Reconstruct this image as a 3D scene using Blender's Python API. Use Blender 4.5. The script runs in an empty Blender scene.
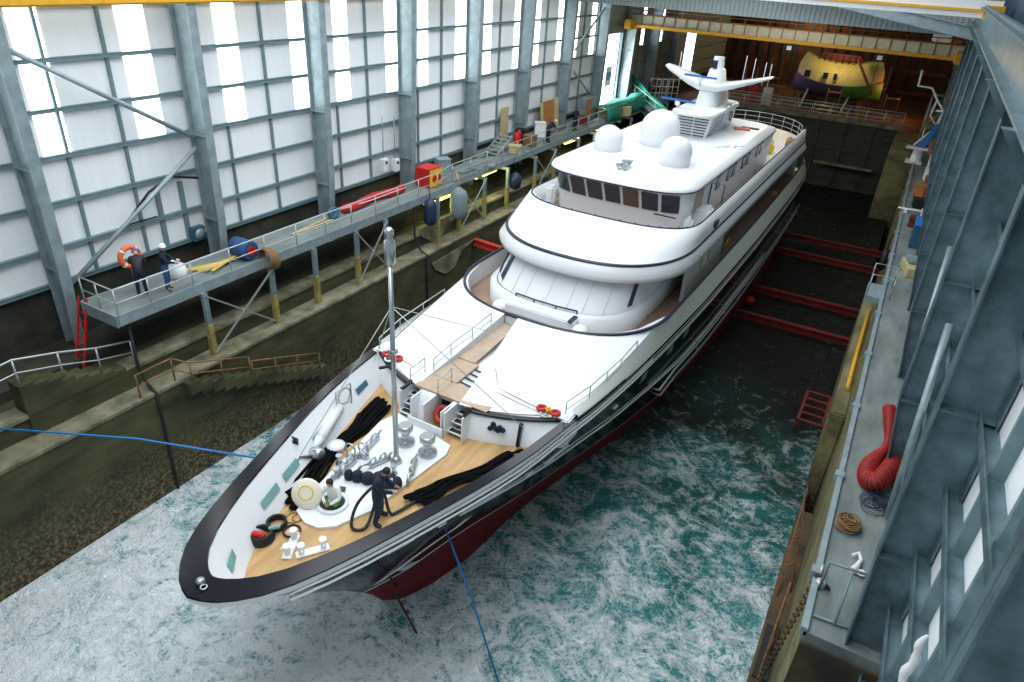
import bpy, bmesh, math, random
from mathutils import Vector, Matrix
random.seed(7)
C = bpy.context.scene.collection
PI = math.pi
V = Vector

# ------------------------------------------------------------------ materials
def mat(name, col, rough=.5, metal=0., var=0., scale=3., col2=None, bump=0., spec=.5, coat=0., stretch=None, detail=4.):
    m = bpy.data.materials.new(name); m.use_nodes = True
    n = m.node_tree.nodes; l = m.node_tree.links; p = n['Principled BSDF']
    p.inputs['Roughness'].default_value = rough; p.inputs['Metallic'].default_value = metal
    p.inputs['Base Color'].default_value = (*col, 1)
    p.inputs['Specular IOR Level'].default_value = spec
    p.inputs['Coat Weight'].default_value = coat
    if var > 0 or col2 or bump:
        tc = n.new('ShaderNodeTexCoord'); mp = n.new('ShaderNodeMapping')
        l.new(tc.outputs['Object'], mp.inputs['Vector'])
        if stretch: mp.inputs['Scale'].default_value = stretch
        t = n.new('ShaderNodeTexNoise'); t.inputs['Scale'].default_value = scale
        t.inputs['Detail'].default_value = detail; t.inputs['Roughness'].default_value = .6
        l.new(mp.outputs['Vector'], t.inputs['Vector'])
        r = n.new('ShaderNodeValToRGB'); l.new(t.outputs['Fac'], r.inputs['Fac'])
        c2 = col2 or tuple(c * (1 - var) for c in col)
        r.color_ramp.elements[0].position = .36; r.color_ramp.elements[1].position = .66
        r.color_ramp.elements[0].color = (*c2, 1); r.color_ramp.elements[1].color = (*col, 1)
        l.new(r.outputs['Color'], p.inputs['Base Color'])
        if bump:
            b = n.new('ShaderNodeBump'); b.inputs['Strength'].default_value = bump; b.inputs['Distance'].default_value = .05
            l.new(t.outputs['Fac'], b.inputs['Height']); l.new(b.outputs['Normal'], p.inputs['Normal'])
    return m

def emit(name, col, s):
    m = bpy.data.materials.new(name); m.use_nodes = True
    p = m.node_tree.nodes['Principled BSDF']
    p.inputs['Base Color'].default_value = (*col, 1)
    p.inputs['Emission Color'].default_value = (*col, 1); p.inputs['Emission Strength'].default_value = s
    return m

def teak_mat(name, a, b, sc=16.):
    m = mat(name, a, .55, 0, 0, 1.6, col2=b, stretch=(3, .5, 1))
    n = m.node_tree.nodes; l = m.node_tree.links; p = n['Principled BSDF']
    tc = n.new('ShaderNodeTexCoord'); w = n.new('ShaderNodeTexWave'); w.bands_direction = 'X'
    w.inputs['Scale'].default_value = sc / 6.28 * 2; w.inputs['Distortion'].default_value = 0
    l.new(tc.outputs['Object'], w.inputs['Vector'])
    r = n.new('ShaderNodeValToRGB'); r.color_ramp.elements[0].position = .02; r.color_ramp.elements[1].position = .16
    r.color_ramp.elements[0].color = (.45, .45, .45, 1); r.color_ramp.elements[1].color = (1, 1, 1, 1)
    l.new(w.outputs['Fac'], r.inputs['Fac'])
    mx = n.new('ShaderNodeMix'); mx.data_type = 'RGBA'; mx.blend_type = 'MULTIPLY'; mx.inputs[0].default_value = 1
    src = p.inputs['Base Color'].links[0].from_socket
    l.new(src, mx.inputs[6]); l.new(r.outputs['Color'], mx.inputs[7]); l.new(mx.outputs[2], p.inputs['Base Color'])
    return m

def water_mat():
    m = bpy.data.materials.new('churned_water'); m.use_nodes = True
    n = m.node_tree.nodes; l = m.node_tree.links; p = n['Principled BSDF']
    g = n.new('ShaderNodeNewGeometry')
    sep = n.new('ShaderNodeSeparateXYZ'); l.new(g.outputs['Position'], sep.inputs[0])
    def noise(sc, det, dist=0., rough=.6, lac=2.):
        t = n.new('ShaderNodeTexNoise'); t.inputs['Scale'].default_value = sc; t.inputs['Detail'].default_value = det
        t.inputs['Distortion'].default_value = dist; t.inputs['Roughness'].default_value = rough
        l.new(g.outputs['Position'], t.inputs['Vector']); return t
    def math_(op, a, b=None, c=None):
        k = n.new('ShaderNodeMath'); k.operation = op
        for i, q in enumerate((a, b, c)):
            if q is None: continue
            if isinstance(q, (int, float)): k.inputs[i].default_value = q
            else: l.new(q, k.inputs[i])
        return k.outputs[0]
    def ramp(src, pts):
        r = n.new('ShaderNodeValToRGB'); l.new(src, r.inputs['Fac'])
        e = r.color_ramp.elements
        while len(e) < len(pts): e.new(.5)
        for q, (pos, col) in zip(e, pts):
            q.position = pos; q.color = (*col, 1) if len(col) == 3 else col
        return r.outputs['Color']
    def mix(f, a, b, mode='MIX'):
        x = n.new('ShaderNodeMix'); x.data_type = 'RGBA'; x.blend_type = mode
        for i, q in ((0, f), (6, a), (7, b)):
            if isinstance(q, (int, float)): x.inputs[i].default_value = q
            elif isinstance(q, tuple): x.inputs[i].default_value = (*q, 1)
            else: l.new(q, x.inputs[i])
        return x.outputs[2]
    big = noise(.16, 3, .6); mid = noise(.8, 6, 1.6, .66); 
    # how far the turbulence from the inlet reaches: strong near y 8, gone near y 36, less on the port side of the hull
    reach = math_('MULTIPLY_ADD', sep.outputs['Y'], -.047, 1.72)
    reach = math_('ADD', reach, math_('MULTIPLY_ADD', big.outputs['Fac'], 1.3, -.65))
    amt = n.new('ShaderNodeClamp'); l.new(reach, amt.inputs[0]); amt = amt.outputs[0]
    # foam network: thin bright ridges of distorted noise at two scales
    def ridge(t, w):
        a = math_('ABSOLUTE', math_('SUBTRACT', t.outputs['Fac'], .5)); a = math_('MULTIPLY', a, w)
        return math_('SUBTRACT', 1., math_('MINIMUM', a, 1.))
    r1 = ridge(noise(.9, 5, 2.2, .6), 15.); r2 = ridge(noise(2.2, 4, 1.8, .6), 9.); r3 = ridge(noise(.42, 7, 2.6, .66), 22.)
    net = math_('MAXIMUM', math_('MAXIMUM', r1, math_('MULTIPLY', r2, .75)), r3)
    blot = math_('MULTIPLY_ADD', mid.outputs['Fac'], 3.2, -1.45)
    f = math_('MULTIPLY_ADD', net, .62, math_('MULTIPLY', blot, .8))
    near = n.new('ShaderNodeMapRange'); l.new(sep.outputs['Y'], near.inputs[0]); near.inputs[1].default_value = 15.; near.inputs[2].default_value = 8.; near.inputs[4].default_value = .36
    f = math_('ADD', f, math_('MULTIPLY_ADD', amt, .75, -.72)); f = math_('ADD', f, near.outputs[0])
    f = math_('MULTIPLY_ADD', f, 1.45, -.22)
    fc = n.new('ShaderNodeClamp'); l.new(f, fc.inputs[0]); f = fc.outputs[0]
    base = ramp(amt, [(0., (.005, .008, .006)), (.3, (.008, .028, .022)), (.5, (.006, .075, .07)), (.75, (.012, .17, .17)), (1., (.06, .31, .33))])
    foam = mix(amt, (.2, .25, .22), (.86, .94, .97))
    col = mix(f, base, foam)
    l.new(col, p.inputs['Base Color'])
    rg = n.new('ShaderNodeMapRange'); l.new(f, rg.inputs[0]); rg.inputs[3].default_value = .12; rg.inputs[4].default_value = .75
    l.new(rg.outputs[0], p.inputs['Roughness'])
    p.inputs['Specular IOR Level'].default_value = .45
    fine = noise(3.2, 5, .8, .6)
    h = math_('MULTIPLY_ADD', net, .25, fine.outputs['Fac'])
    b = n.new('ShaderNodeBump'); b.inputs['Strength'].default_value = .75; b.inputs['Distance'].default_value = .34
    l.new(h, b.inputs['Height']); l.new(b.outputs['Normal'], p.inputs['Normal'])
    return m

def dock_mat(name, hi, lo, weed, z0, z1):
    """concrete with brown and green growth towards the tide line (object colour, by height, with ragged noise)"""
    m = mat(name, hi, .85, 0, 0, .8, col2=lo, bump=.35, detail=8., stretch=(1, .6, 1.5))
    n = m.node_tree.nodes; l = m.node_tree.links; p = n['Principled BSDF']
    g = n.new('ShaderNodeNewGeometry'); s = n.new('ShaderNodeSeparateXYZ'); l.new(g.outputs['Position'], s.inputs[0])
    t = n.new('ShaderNodeTexNoise'); t.inputs['Scale'].default_value = 1.7; t.inputs['Detail'].default_value = 8; l.new(g.outputs['Position'], t.inputs['Vector'])
    a = n.new('ShaderNodeMath'); a.operation = 'MULTIPLY_ADD'; l.new(t.outputs['Fac'], a.inputs[0]); a.inputs[1].default_value = 2.4; l.new(s.outputs['Z'], a.inputs[2])
    r = n.new('ShaderNodeMapRange'); l.new(a.outputs[0], r.inputs[0]); r.inputs[1].default_value = z0; r.inputs[2].default_value = z1
    t2 = n.new('ShaderNodeTexNoise'); t2.inputs['Scale'].default_value = 9; t2.inputs['Detail'].default_value = 5; l.new(g.outputs['Position'], t2.inputs['Vector'])
    rr = n.new('ShaderNodeValToRGB'); l.new(t2.outputs['Fac'], rr.inputs['Fac'])
    rr.color_ramp.elements[0].position = .42; rr.color_ramp.elements[1].position = .72
    rr.color_ramp.elements[0].color = (*weed, 1); rr.color_ramp.elements[1].color = (.22, .19, .11, 1)
    mx = n.new('ShaderNodeMix'); mx.data_type = 'RGBA'; l.new(r.outputs[0], mx.inputs[0])
    l.new(rr.outputs['Color'], mx.inputs[6]); l.new(p.inputs['Base Color'].links[0].from_socket, mx.inputs[7]); l.new(mx.outputs[2], p.inputs['Base Color'])
    return m

M = {}
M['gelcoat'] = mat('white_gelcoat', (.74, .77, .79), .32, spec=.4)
M['gelcoat_dim'] = mat('dull_white_gelcoat', (.62, .66, .62), .35)  # duller, greener white than gelcoat, for sides and underside
M['white_cover'] = mat('white_protective_sheet', (.74, .77, .8), .6, var=.05, scale=1.2)
M['navy'] = mat('navy_hull_gloss', (.003, .007, .014), .12, spec=.28)
M['cap'] = mat('black_varnished_cap', (.008, .009, .013), .16, spec=.35)
M['boot'] = mat('red_antifouling', (.19, .008, .012), .55, var=.2, scale=1.)
M['stripe'] = mat('silver_white_stripe', (.9, .93, .95), .4)
M['trimline'] = mat('dark_rubber_trim', (.012, .016, .04), .4)
M['teak'] = teak_mat('scrubbed_teak_planks', (.62, .4, .17), (.46, .28, .11))
M['teak2'] = teak_mat('weathered_teak', (.42, .28, .2), (.32, .2, .15), 9.)
M['tan'] = mat('tan_protective_board', (.5, .38, .28), .7, var=.15)
M['steel'] = mat('galvanised_steel', (.34, .43, .46), .5, .35, var=.28, scale=2.2, detail=7.)
M['steel_r'] = mat('galvanised_column_steel', (.2, .3, .34), .36, .55, var=.45, scale=1.6, detail=8.)
M['girt'] = mat('girt_steel', (.2, .3, .33), .5, .3, var=.2)
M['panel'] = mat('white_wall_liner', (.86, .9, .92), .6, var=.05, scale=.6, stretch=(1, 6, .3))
M['sky'] = emit('daylight_through_rooflight', (.94, .98, 1.), 4.5)
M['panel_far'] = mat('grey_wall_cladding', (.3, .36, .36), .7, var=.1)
M['dark'] = mat('dark_cladding', (.05, .06, .05), .8, var=.4, scale=.5)
M['rust_wall'] = mat('rust_brown_wall', (.16, .05, .02), .8, col2=(.05, .025, .012), scale=.7)
M['bluedark'] = mat('dark_blue_cladding', (.03, .07, .12), .5, var=.3)
M['dock'] = dock_mat('weedy_dock_concrete', (.085, .088, .036), (.026, .03, .011), (.038, .026, .008), 1.6, 4.2)
M['ledge'] = mat('worn_ledge_concrete', (.27, .25, .17), .85, col2=(.1, .1, .055), scale=1.3, detail=8., bump=.3)
M['darkwall'] = mat('dark_retaining_wall', (.05, .048, .03), .9, col2=(.015, .016, .012), scale=.7, detail=7.)  # dark brown, mottled with nearly black noise
M['coping'] = dock_mat('ochre_stained_concrete', (.26, .24, .11), (.1, .09, .04), (.05, .035, .015), .8, 3.4)
M['quay'] = mat('grey_quay_plate', (.24, .28, .27), .6, .1, col2=(.13, .16, .16), scale=.9, detail=7., stretch=(2, .5, 1))
M['brown'] = mat('rusty_shelf', (.13, .075, .03), .8, col2=(.03, .028, .022), scale=.8, detail=6.)
M['yellow'] = mat('crane_yellow', (.75, .4, .02), .5, var=.15)
M['crane_grey'] = mat('crane_girder_pale', (.6, .62, .5), .5, var=.15)
M['railbrown'] = mat('weathered_handrail', (.3, .12, .04), .6)
M['galv'] = mat('galvanised_tube', (.5, .55, .55), .4, .6)
M['rust_tube'] = mat('rusty_tube', (.3, .15, .06), .7, var=.5, scale=6.)
M['ochre_post'] = mat('ochre_stained_post', (.4, .33, .1), .7, var=.4)
M['red'] = mat('red_paint', (.55, .012, .012), .5, var=.2)
M['redbeam'] = mat('red_oxide_beam', (.17, .014, .01), .6, var=.5, scale=1.5)
M['hose'] = mat('red_orange_hose', (.5, .035, .025), .5, var=.25, scale=3.)
M['hose_fold_shade'] = mat('shaded_red_hose_fold', (.16, .01, .01), .6)  # darker red stands in for shade in the grooves between ridges
M['black'] = mat('black_rubber', (.008, .008, .009), .6)
M['rope'] = mat('black_mooring_rope', (.003, .003, .004), .9, spec=.1)
M['bluerope'] = mat('blue_rope', (.01, .2, .5), .6)
M['navycloth'] = mat('navy_work_cloth', (.006, .012, .03), .85)
M['denim'] = mat('blue_denim', (.03, .08, .22), .85)
M['skin'] = mat('skin', (.55, .3, .2), .6)
M['whitecloth'] = mat('white_shirt_cloth', (.75, .76, .78), .8)
M['hair'] = mat('dark_hair', (.02, .01, .008), .7)
M['white'] = mat('white_plastic', (.8, .82, .84), .4)
M['chrome'] = mat('polished_steel', (.5, .54, .56), .28, .85)
M['glass'] = mat('tinted_window_glass', (.015, .03, .05), .05, spec=.8)
M['tealglass'] = mat('teal_scupper_glass', (.16, .34, .34), .2)
M['brownglass'] = mat('boarded_window', (.12, .07, .05), .4)
M['bluewood'] = mat('bright_blue_plastic', (.02, .16, .5), .4)
M['bluegrey'] = mat('blue_grey_plastic', (.03, .12, .2), .5, var=.2)
M['ply'] = mat('plywood', (.42, .19, .05), .7, var=.2, scale=2.)
M['paleply'] = mat('pale_timber', (.55, .48, .26), .7, var=.2)
M['green'] = mat('green_debris_net', (.02, .4, .28), .8, var=.5, scale=5.)
M['yellowc'] = mat('bright_yellow_cloth', (.85, .55, .02), .7, var=.2)
M['orange'] = mat('orange_lifebuoy_shell', (.9, .16, .04), .5)
M['cream'] = mat('cream_lid', (.75, .72, .6), .5)
M['greenhull'] = mat('green_boat_paint', (.12, .4, .05), .5, var=.3)
M['lav'] = mat('slate_violet_hull', (.08, .07, .16), .5)
M['creamtarp'] = mat('cream_canopy', (.75, .62, .25), .6, var=.15)
M['fender_b'] = mat('navy_fender_vinyl', (.015, .03, .07), .45)
M['fender_g'] = mat('grey_fender_cover', (.2, .27, .28), .8, var=.2)
M['lampglow'] = emit('warm_lamp_glass', (1., .8, .35), 14.)
M['stripglow'] = emit('yellow_strip_lamp', (1., .9, .2), 2.2)
M['brownrope'] = mat('tan_rope', (.22, .13, .06), .9)
M['water'] = water_mat()

# ------------------------------------------------------------------ mesh tools
class B:
    def __init__(s): s.bm = bmesh.new()
    def _f(s, vs, mi=0, sm=False):
        try:
            f = s.bm.faces.new(vs); f.material_index = mi; f.smooth = sm; return f
        except ValueError: return None
    def box(s, c, d, mi=0, rot=None, bev=0.):
        c = V(c); hx, hy, hz = d[0] / 2, d[1] / 2, d[2] / 2
        vs = []
        for x in (-hx, hx):
            for y in (-hy, hy):
                for z in (-hz, hz):
                    p = V((x, y, z))
                    if rot is not None: p = rot @ p
                    vs.append(s.bm.verts.new(c + p))
        fs = [s._f([vs[i] for i in q], mi) for q in ((0, 1, 3, 2), (4, 6, 7, 5), (0, 4, 5, 1), (2, 3, 7, 6), (0, 2, 6, 4), (1, 5, 7, 3))]
        if bev > 0:
            es = list({e for f in fs for e in f.edges})
            r = bmesh.ops.bevel(s.bm, geom=es, offset=bev, segments=2, affect='EDGES')
            for f in r['faces']: f.material_index = mi
        return s
    def bx(s, x0, x1, y0, y1, z0, z1, mi=0, bev=0.):
        return s.box(((x0 + x1) / 2, (y0 + y1) / 2, (z0 + z1) / 2), (abs(x1 - x0), abs(y1 - y0), abs(z1 - z0)), mi, bev=bev)
    def bar(s, p, q, w, h, mi=0, up=(0, 0, 1)):
        p = V(p); q = V(q); d = (q - p); L = d.length
        if L < 1e-6: return s
        d.normalize(); u = V(up)
        if abs(d.dot(u)) > .98: u = V((1, 0, 0))
        sd = d.cross(u).normalized(); u = sd.cross(d).normalized()
        R = Matrix((sd, d, u)).transposed()
        return s.box((p + q) / 2, (w, L, h), mi, R)
    def ibeam(s, p, q, w, h, t=.04, mi=0, up=(0, 0, 1)):
        p = V(p); q = V(q); d = (q - p).normalized(); u = V(up)
        if abs(d.dot(u)) > .98: u = V((1, 0, 0))
        sd = d.cross(u).normalized(); u = sd.cross(d).normalized()
        s.bar(p, q, t, h, mi, u); o = u * (h / 2)
        s.bar(p + o, q + o, w, t, mi, u); s.bar(p - o, q - o, w, t, mi, u)
        return s
    def tube(s, pts, r, n=8, mi=0, closed=False, cap=True):
        pts = [V(p) for p in pts]; N = len(pts)
        rs = r if isinstance(r, (list, tuple)) else [r] * N
        rings = []; u = None
        for i, p in enumerate(pts):
            a = pts[(i - 1) % N] if (closed or i > 0) else p
            b = pts[(i + 1) % N] if (closed or i < N - 1) else p
            d = (b - a)
            d = d.normalized() if d.length > 1e-9 else V((0, 0, 1))
            if u is None:
                u = V((0, 0, 1)) if abs(d.z) < .9 else V((1, 0, 0))
            u = (u - d * u.dot(d)); u = u.normalized() if u.length > 1e-6 else d.orthogonal().normalized()
            w = d.cross(u)
            rings.append([s.bm.verts.new(p + (u * math.cos(2 * PI * k / n) + w * math.sin(2 * PI * k / n)) * rs[i]) for k in range(n)])
        for i in range(N if closed else N - 1):
            A, Bq = rings[i], rings[(i + 1) % N]
            for k in range(n): s._f((A[k], A[(k + 1) % n], Bq[(k + 1) % n], Bq[k]), mi, True)
        if cap and not closed:
            s._f(list(reversed(rings[0])), mi); s._f(rings[-1], mi)
        return s
    def lathe(s, prof, c=(0, 0, 0), n=20, mi=0, axis='z', R=None):
        c = V(c); rings = []
        for r, h in prof:
            ring = []
            for k in range(n):
                a = 2 * PI * k / n
                p = V((r * math.cos(a), r * math.sin(a), h))
                if axis == 'x': p = V((h, p.x, p.y))
                if axis == 'y': p = V((p.x, h, p.y))
                if R is not None: p = R @ p
                ring.append(s.bm.verts.new(c + p))
            rings.append(ring)
        for A, Bq in zip(rings, rings[1:]):
            for k in range(n): s._f((A[k], A[(k + 1) % n], Bq[(k + 1) % n], Bq[k]), mi, True)
        s._f(list(reversed(rings[0])), mi); s._f(rings[-1], mi)
        return s
    def torus(s, c, R0, r, mi=0, n=24, m=8, R=None, arc=1.):
        pts = []
        for k in range(n):
            a = 2 * PI * arc * k / (n if arc == 1 else n - 1)
            p = V((R0 * math.cos(a), R0 * math.sin(a), 0))
            if R is not None: p = R @ p
            pts.append(V(c) + p)
        return s.tube(pts, r, m, mi, closed=(arc == 1))
    def loft(s, rows, mi=0, sm=True, mis=None):
        vr = [[s.bm.verts.new(V(p)) for p in row] for row in rows]
        for i in range(len(vr) - 1):
            for k in range(len(vr[i]) - 1):
                s._f((vr[i][k], vr[i][k + 1], vr[i + 1][k + 1], vr[i + 1][k]), mis[i] if mis else mi, sm)
        return s
    def prism(s, poly, h, mi=0, z=0.):
        """outline of (x, y) points extruded from z to z+h"""
        a = [s.bm.verts.new((p[0], p[1], z)) for p in poly]; b = [s.bm.verts.new((p[0], p[1], z + h)) for p in poly]
        s._f(list(reversed(a)), mi); s._f(b, mi)
        for i in range(len(a)):
            j = (i + 1) % len(a); s._f((a[i], a[j], b[j], b[i]), mi)
        return s
    def plate(s, pts, t, mi=0):
        """3D polygon thickened along its normal"""
        pts = [V(p) for p in pts]; nn = (pts[1] - pts[0]).cross(pts[2] - pts[0]).normalized() * t
        a = [s.bm.verts.new(p) for p in pts]; b = [s.bm.verts.new(p + nn) for p in pts]
        s._f(list(reversed(a)), mi); s._f(b, mi)
        for i in range(len(a)):
            j = (i + 1) % len(a); s._f((a[i], a[j], b[j], b[i]), mi)
        return s

SPLIT = {'break_cap', 'corner_locker', 'lashing_line', 'boarded_opening', 'wing_gate', 'rail_lug', 'mast_stay', 'runway_bracket', 'gangway_batten', 'louvre', 'hull_prop', 'stair_tread', 'teak_gangway', 'open_roof_hatch', 'gate_rib', 'emblem', 'rope_guard', 'gate_tubes', 'canopy_opening'}
def islands(bm):
    seen = set(); out = []
    for v in bm.verts:
        if v in seen: continue
        st = [v]; seen.add(v); isl = []
        while st:
            q = st.pop(); isl.append(q)
            for e in q.link_edges:
                w_ = e.other_vert(q)
                if w_ not in seen: seen.add(w_); st.append(w_)
        out.append(isl)
    return out
def obj(name, b, mats, parent=None, loc=None, fix=True):
    if not isinstance(mats, (list, tuple)): mats = [mats]
    bm = b.bm
    if name in SPLIT:
        isl = islands(bm)
        if len(isl) > 1:
            last = None
            for g_ in isl:
                nb = B(); mp = {v: nb.bm.verts.new(v.co) for v in g_}
                for f_ in {f_ for v in g_ for f_ in v.link_faces}:
                    nf = nb.bm.faces.new([mp[v] for v in f_.verts]); nf.material_index = f_.material_index; nf.smooth = f_.smooth
                last = obj_one(name, nb, mats, parent, loc, fix)
            bm.free(); return last
    return obj_one(name, b, mats, parent, loc, fix)
def obj_one(name, b, mats, parent=None, loc=None, fix=True):
    bm = b.bm
    if fix: bmesh.ops.recalc_face_normals(bm, faces=bm.faces)
    me = bpy.data.meshes.new(name); bm.to_mesh(me); bm.free()
    for m in mats: me.materials.append(M[m] if isinstance(m, str) else m)
    o = bpy.data.objects.new(name, me); C.objects.link(o)
    if parent: o.parent = parent
    if loc: o.location = loc
    return o
def tag(o, label, cat, group=None):
    o['label'] = label; o['category'] = cat
    if group: o['group'] = group
    return o
def thing(name, label, cat, loc=(0, 0, 0), rz=0., group=None):
    o = bpy.data.objects.new(name, None); C.objects.link(o); o.location = loc; o.rotation_euler = (0, 0, rz)
    return tag(o, label, cat, group)
def struct(name, b, m, parent=None):
    o = obj(name, b, m, parent)
    if not parent: o['kind'] = 'structure'
    return o
def dup(root, loc, rz, label, group=None):
    r = root.copy(); C.objects.link(r); r.location = loc; r.rotation_euler = (0, 0, rz); r['label'] = label
    if group: r['group'] = group
    for ch in list(root.children):
        c = ch.copy(); C.objects.link(c); c.parent = r
        for g in ch.children:
            d = g.copy(); C.objects.link(d); d.parent = c
    return r
def interp(x, xs, ys):
    if x <= xs[0]: return ys[0]
    for i in range(1, len(xs)):
        if x <= xs[i]:
            t = (x - xs[i - 1]) / (xs[i] - xs[i - 1]); return ys[i - 1] + t * (ys[i] - ys[i - 1])
    return ys[-1]

def curve(pts, n=6):
    sm = []; pts = [V(p) for p in pts]
    for i in range(len(pts) - 1):
        a = pts[max(i - 1, 0)]; p, q = pts[i], pts[i + 1]; c = pts[min(i + 2, len(pts) - 1)]
        for k in range(n):
            u = k / n; sm.append(.5 * ((2 * p) + (q - a) * u + (2 * a - 5 * p + 4 * q - c) * u * u + (3 * p - a - 3 * q + c) * u ** 3))
    return sm + [pts[-1]]

# ------------------------------------------------------------------ YACHT (own axes: x across, y from bow to stern, z up from the water)
TH = .008; X0 = -10.7
YROOT = (X0 - 8 * math.sin(TH), 8 - 8 * math.cos(TH), 0)
def yw(x, y, z):
    """a place on the yacht in dock coordinates"""
    c, s = math.cos(TH), math.sin(TH)
    return (YROOT[0] + x * c + y * s, YROOT[1] - x * s + y * c, z)
yacht = thing('motor_yacht', 'long white motor yacht with a navy hull and teak foredeck afloat in the flooding dock', 'yacht', YROOT, -TH)
TT = ([0, .12, .3, .6, 1.0, 1.6, 2.5, 3.6, 5.4, 7, 8.6, 12.5, 15.5, 23, 33, 44, 50, 52.5], [0, .42, .7, 1.03, 1.34, 1.66, 2.03, 2.4, 2.94, 3.4, 3.76, 4.25, 4.48, 4.78, 4.88, 4.8, 4.6, 4.3])
TB = ([0, .6, 1.6, 3.8, 6.6, 10, 13.2, 16.8, 20, 30, 46], [0, .25, .58, 1.05, 1.88, 2.66, 3.4, 4.0, 4.25, 4.4, 4.0])
TW = ([0, .4, 1.4, 3.2, 6, 9, 11.6, 14.5, 19, 23, 30, 40, 46], [0, .5, .95, 1.38, 1.6, 2.2, 2.78, 3.35, 3.82, 4.1, 4.3, 4.3, 3.9])
YE = 58.
def ystem(z): return 12.0 - 6.2 * (max(z, 0) / 6.3) ** 1.2 - (1.0 * min(z, 0))
def sheer(y): return interp(y, [5.8, 10, 17, 24, 58], [6.35, 6.25, 6.15, 5.9, 5.9])
def hb(y, z):
    d = y - ystem(z)
    if d <= 0: return 0.
    if z <= 1.24:
        f = max(0., z / 1.24); return interp(d, *TB) * f + interp(d, *TW) * (1 - f)
    f = interp(z / 6.2, [.2, .4, .635, .85, 1], [0, .42, .8, .94, 1])
    return interp(d, *TT) * f + interp(d, *TB) * (1 - f)
def zA(y): return interp(y, [11, 12, 16, 20, 28, 50], [5.2, 5.0, 4.6, 4.0, 3.1, 3.0])
US = [0, .0015, .004, .008, .014, .022, .034, .05, .07, .095, .12, .15, .18, .21, .25, .29, .34, .4, .47, .55, .64, .74, .84, .92, 1.]
def hull_rows(side):
    rows = []
    def row(zf):
        r = []
        for u in US:
            y = 5.8 + (YE - 5.8) * u; z = zf(y)
            ys = ystem(z); y = ys + (YE - ys) * u
            r.append((side * hb(y, z), y, z))
        return r
    S = sheer
    for f in (lambda y: -1.2, lambda y: -.5, lambda y: 0, lambda y: .7, lambda y: 1.2, lambda y: 1.27, lambda y: 2.2,
              lambda y: zA(y) - .08, lambda y: zA(y) + .0, lambda y: (zA(y) + S(y) - .6) / 2, lambda y: S(y) - .78, lambda y: S(y) - .5, lambda y: S(y) - .38, lambda y: S(y) - .3, lambda y: S(y)):
        rows.append(row(f))
    return rows
MI = [1, 1, 1, 1, 2, 0, 0, 2, 0, 0, 2, 0, 2, 0]
b = B()
for sd in (-1, 1):
    b.loft(hull_rows(sd), mis=MI)
# transom
tr = [(hb(YE, z) if z < 5.9 else 4.0, YE, z) for z in (-1.2, 0, 1.2, 3, 4.5, 5.9)]
b.loft([[(-x, y, z) for x, y, z in tr], tr])
bmesh.ops.remove_doubles(b.bm, verts=b.bm.verts, dist=.002)
hull = obj('hull', b, ['navy', 'boot', 'stripe'], yacht)

def offs(line, w):
    out = []
    for i, p in enumerate(line):
        a = V(line[max(i - 1, 0)]); c = V(line[min(i + 1, len(line) - 1)]); d = (c - a)
        d.z = 0; d.normalize(); n = V((-d.y, d.x, 0))
        ww = w(i) if callable(w) else w
        out.append(V(p) + n * ww)
    return out
# black cap rail around the bow, one loop port-bow-starboard
ysx = [5.8, 5.83, 5.9, 6.05, 6.3, 6.7, 7.3, 8., 8.9, 10, 11.2, 12.4, 13.6, 14.8, 16, 17.]
half = [(interp(y - 5.8, *TT), y, sheer(y)) for y in ysx]
line = [(-x, y, z) for x, y, z in reversed(half)] + half[1:]
def capw(i):
    y = line[i][1]; return interp(y, [5.8, 7, 9, 12, 17], [.62, .5, .38, .3, .24])
inn = offs([V((p[0], p[1], p[2])) for p in line], capw)
b = B(); up = V((0, 0, .035)); o2 = offs(line, -.03)
dn = V((0, 0, .16)); d2 = V((0, 0, .02))
b.loft([[V(p) - dn for p in o2], [V(p) - d2 for p in o2], [V(p) + up for p in o2], [V(p) + up for p in inn], [V(p) - up for p in inn]], sm=False, mis=[1, 0, 0, 0])
obj('cap_rail', b, ['cap', 'stripe'], yacht)
# thin pale line under the cap
# inner bulwark, white, follows the flare down to the deck
def deckhalf(y): return interp(y, [7.15, 7.5, 8.4, 10.5, 13.1, 15.6, 17.2], [0., .45, 1.0, 1.66, 2.45, 3.15, 3.5])
n = len(inn); low = []
mid = n // 2
for i, p in enumerate(inn):
    v = abs(i - mid) / mid; y = 7.15 + (17.0 - 7.15) * ((p.y - inn[mid].y) / (17.0 - inn[mid].y))
    y = max(7.15, y); s = -1 if i < mid else 1
    low.append(V((s * deckhalf(y), y, 5.2)))
b = B(); b.loft([[V(p) - V((0, 0, .05)) for p in inn], low])
bul = obj('bulwark', b, 'gelcoat', yacht)
def bul_pt(side, y, z):
    t = (6.1 - z) / .9
    j = min(range(n), key=lambda i: abs(low[i].y * t + inn[i].y * (1 - t) - y) + (9 if (i - mid) * side < 0 else 0))
    return inn[j] * (1 - t) + low[j] * t
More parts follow.
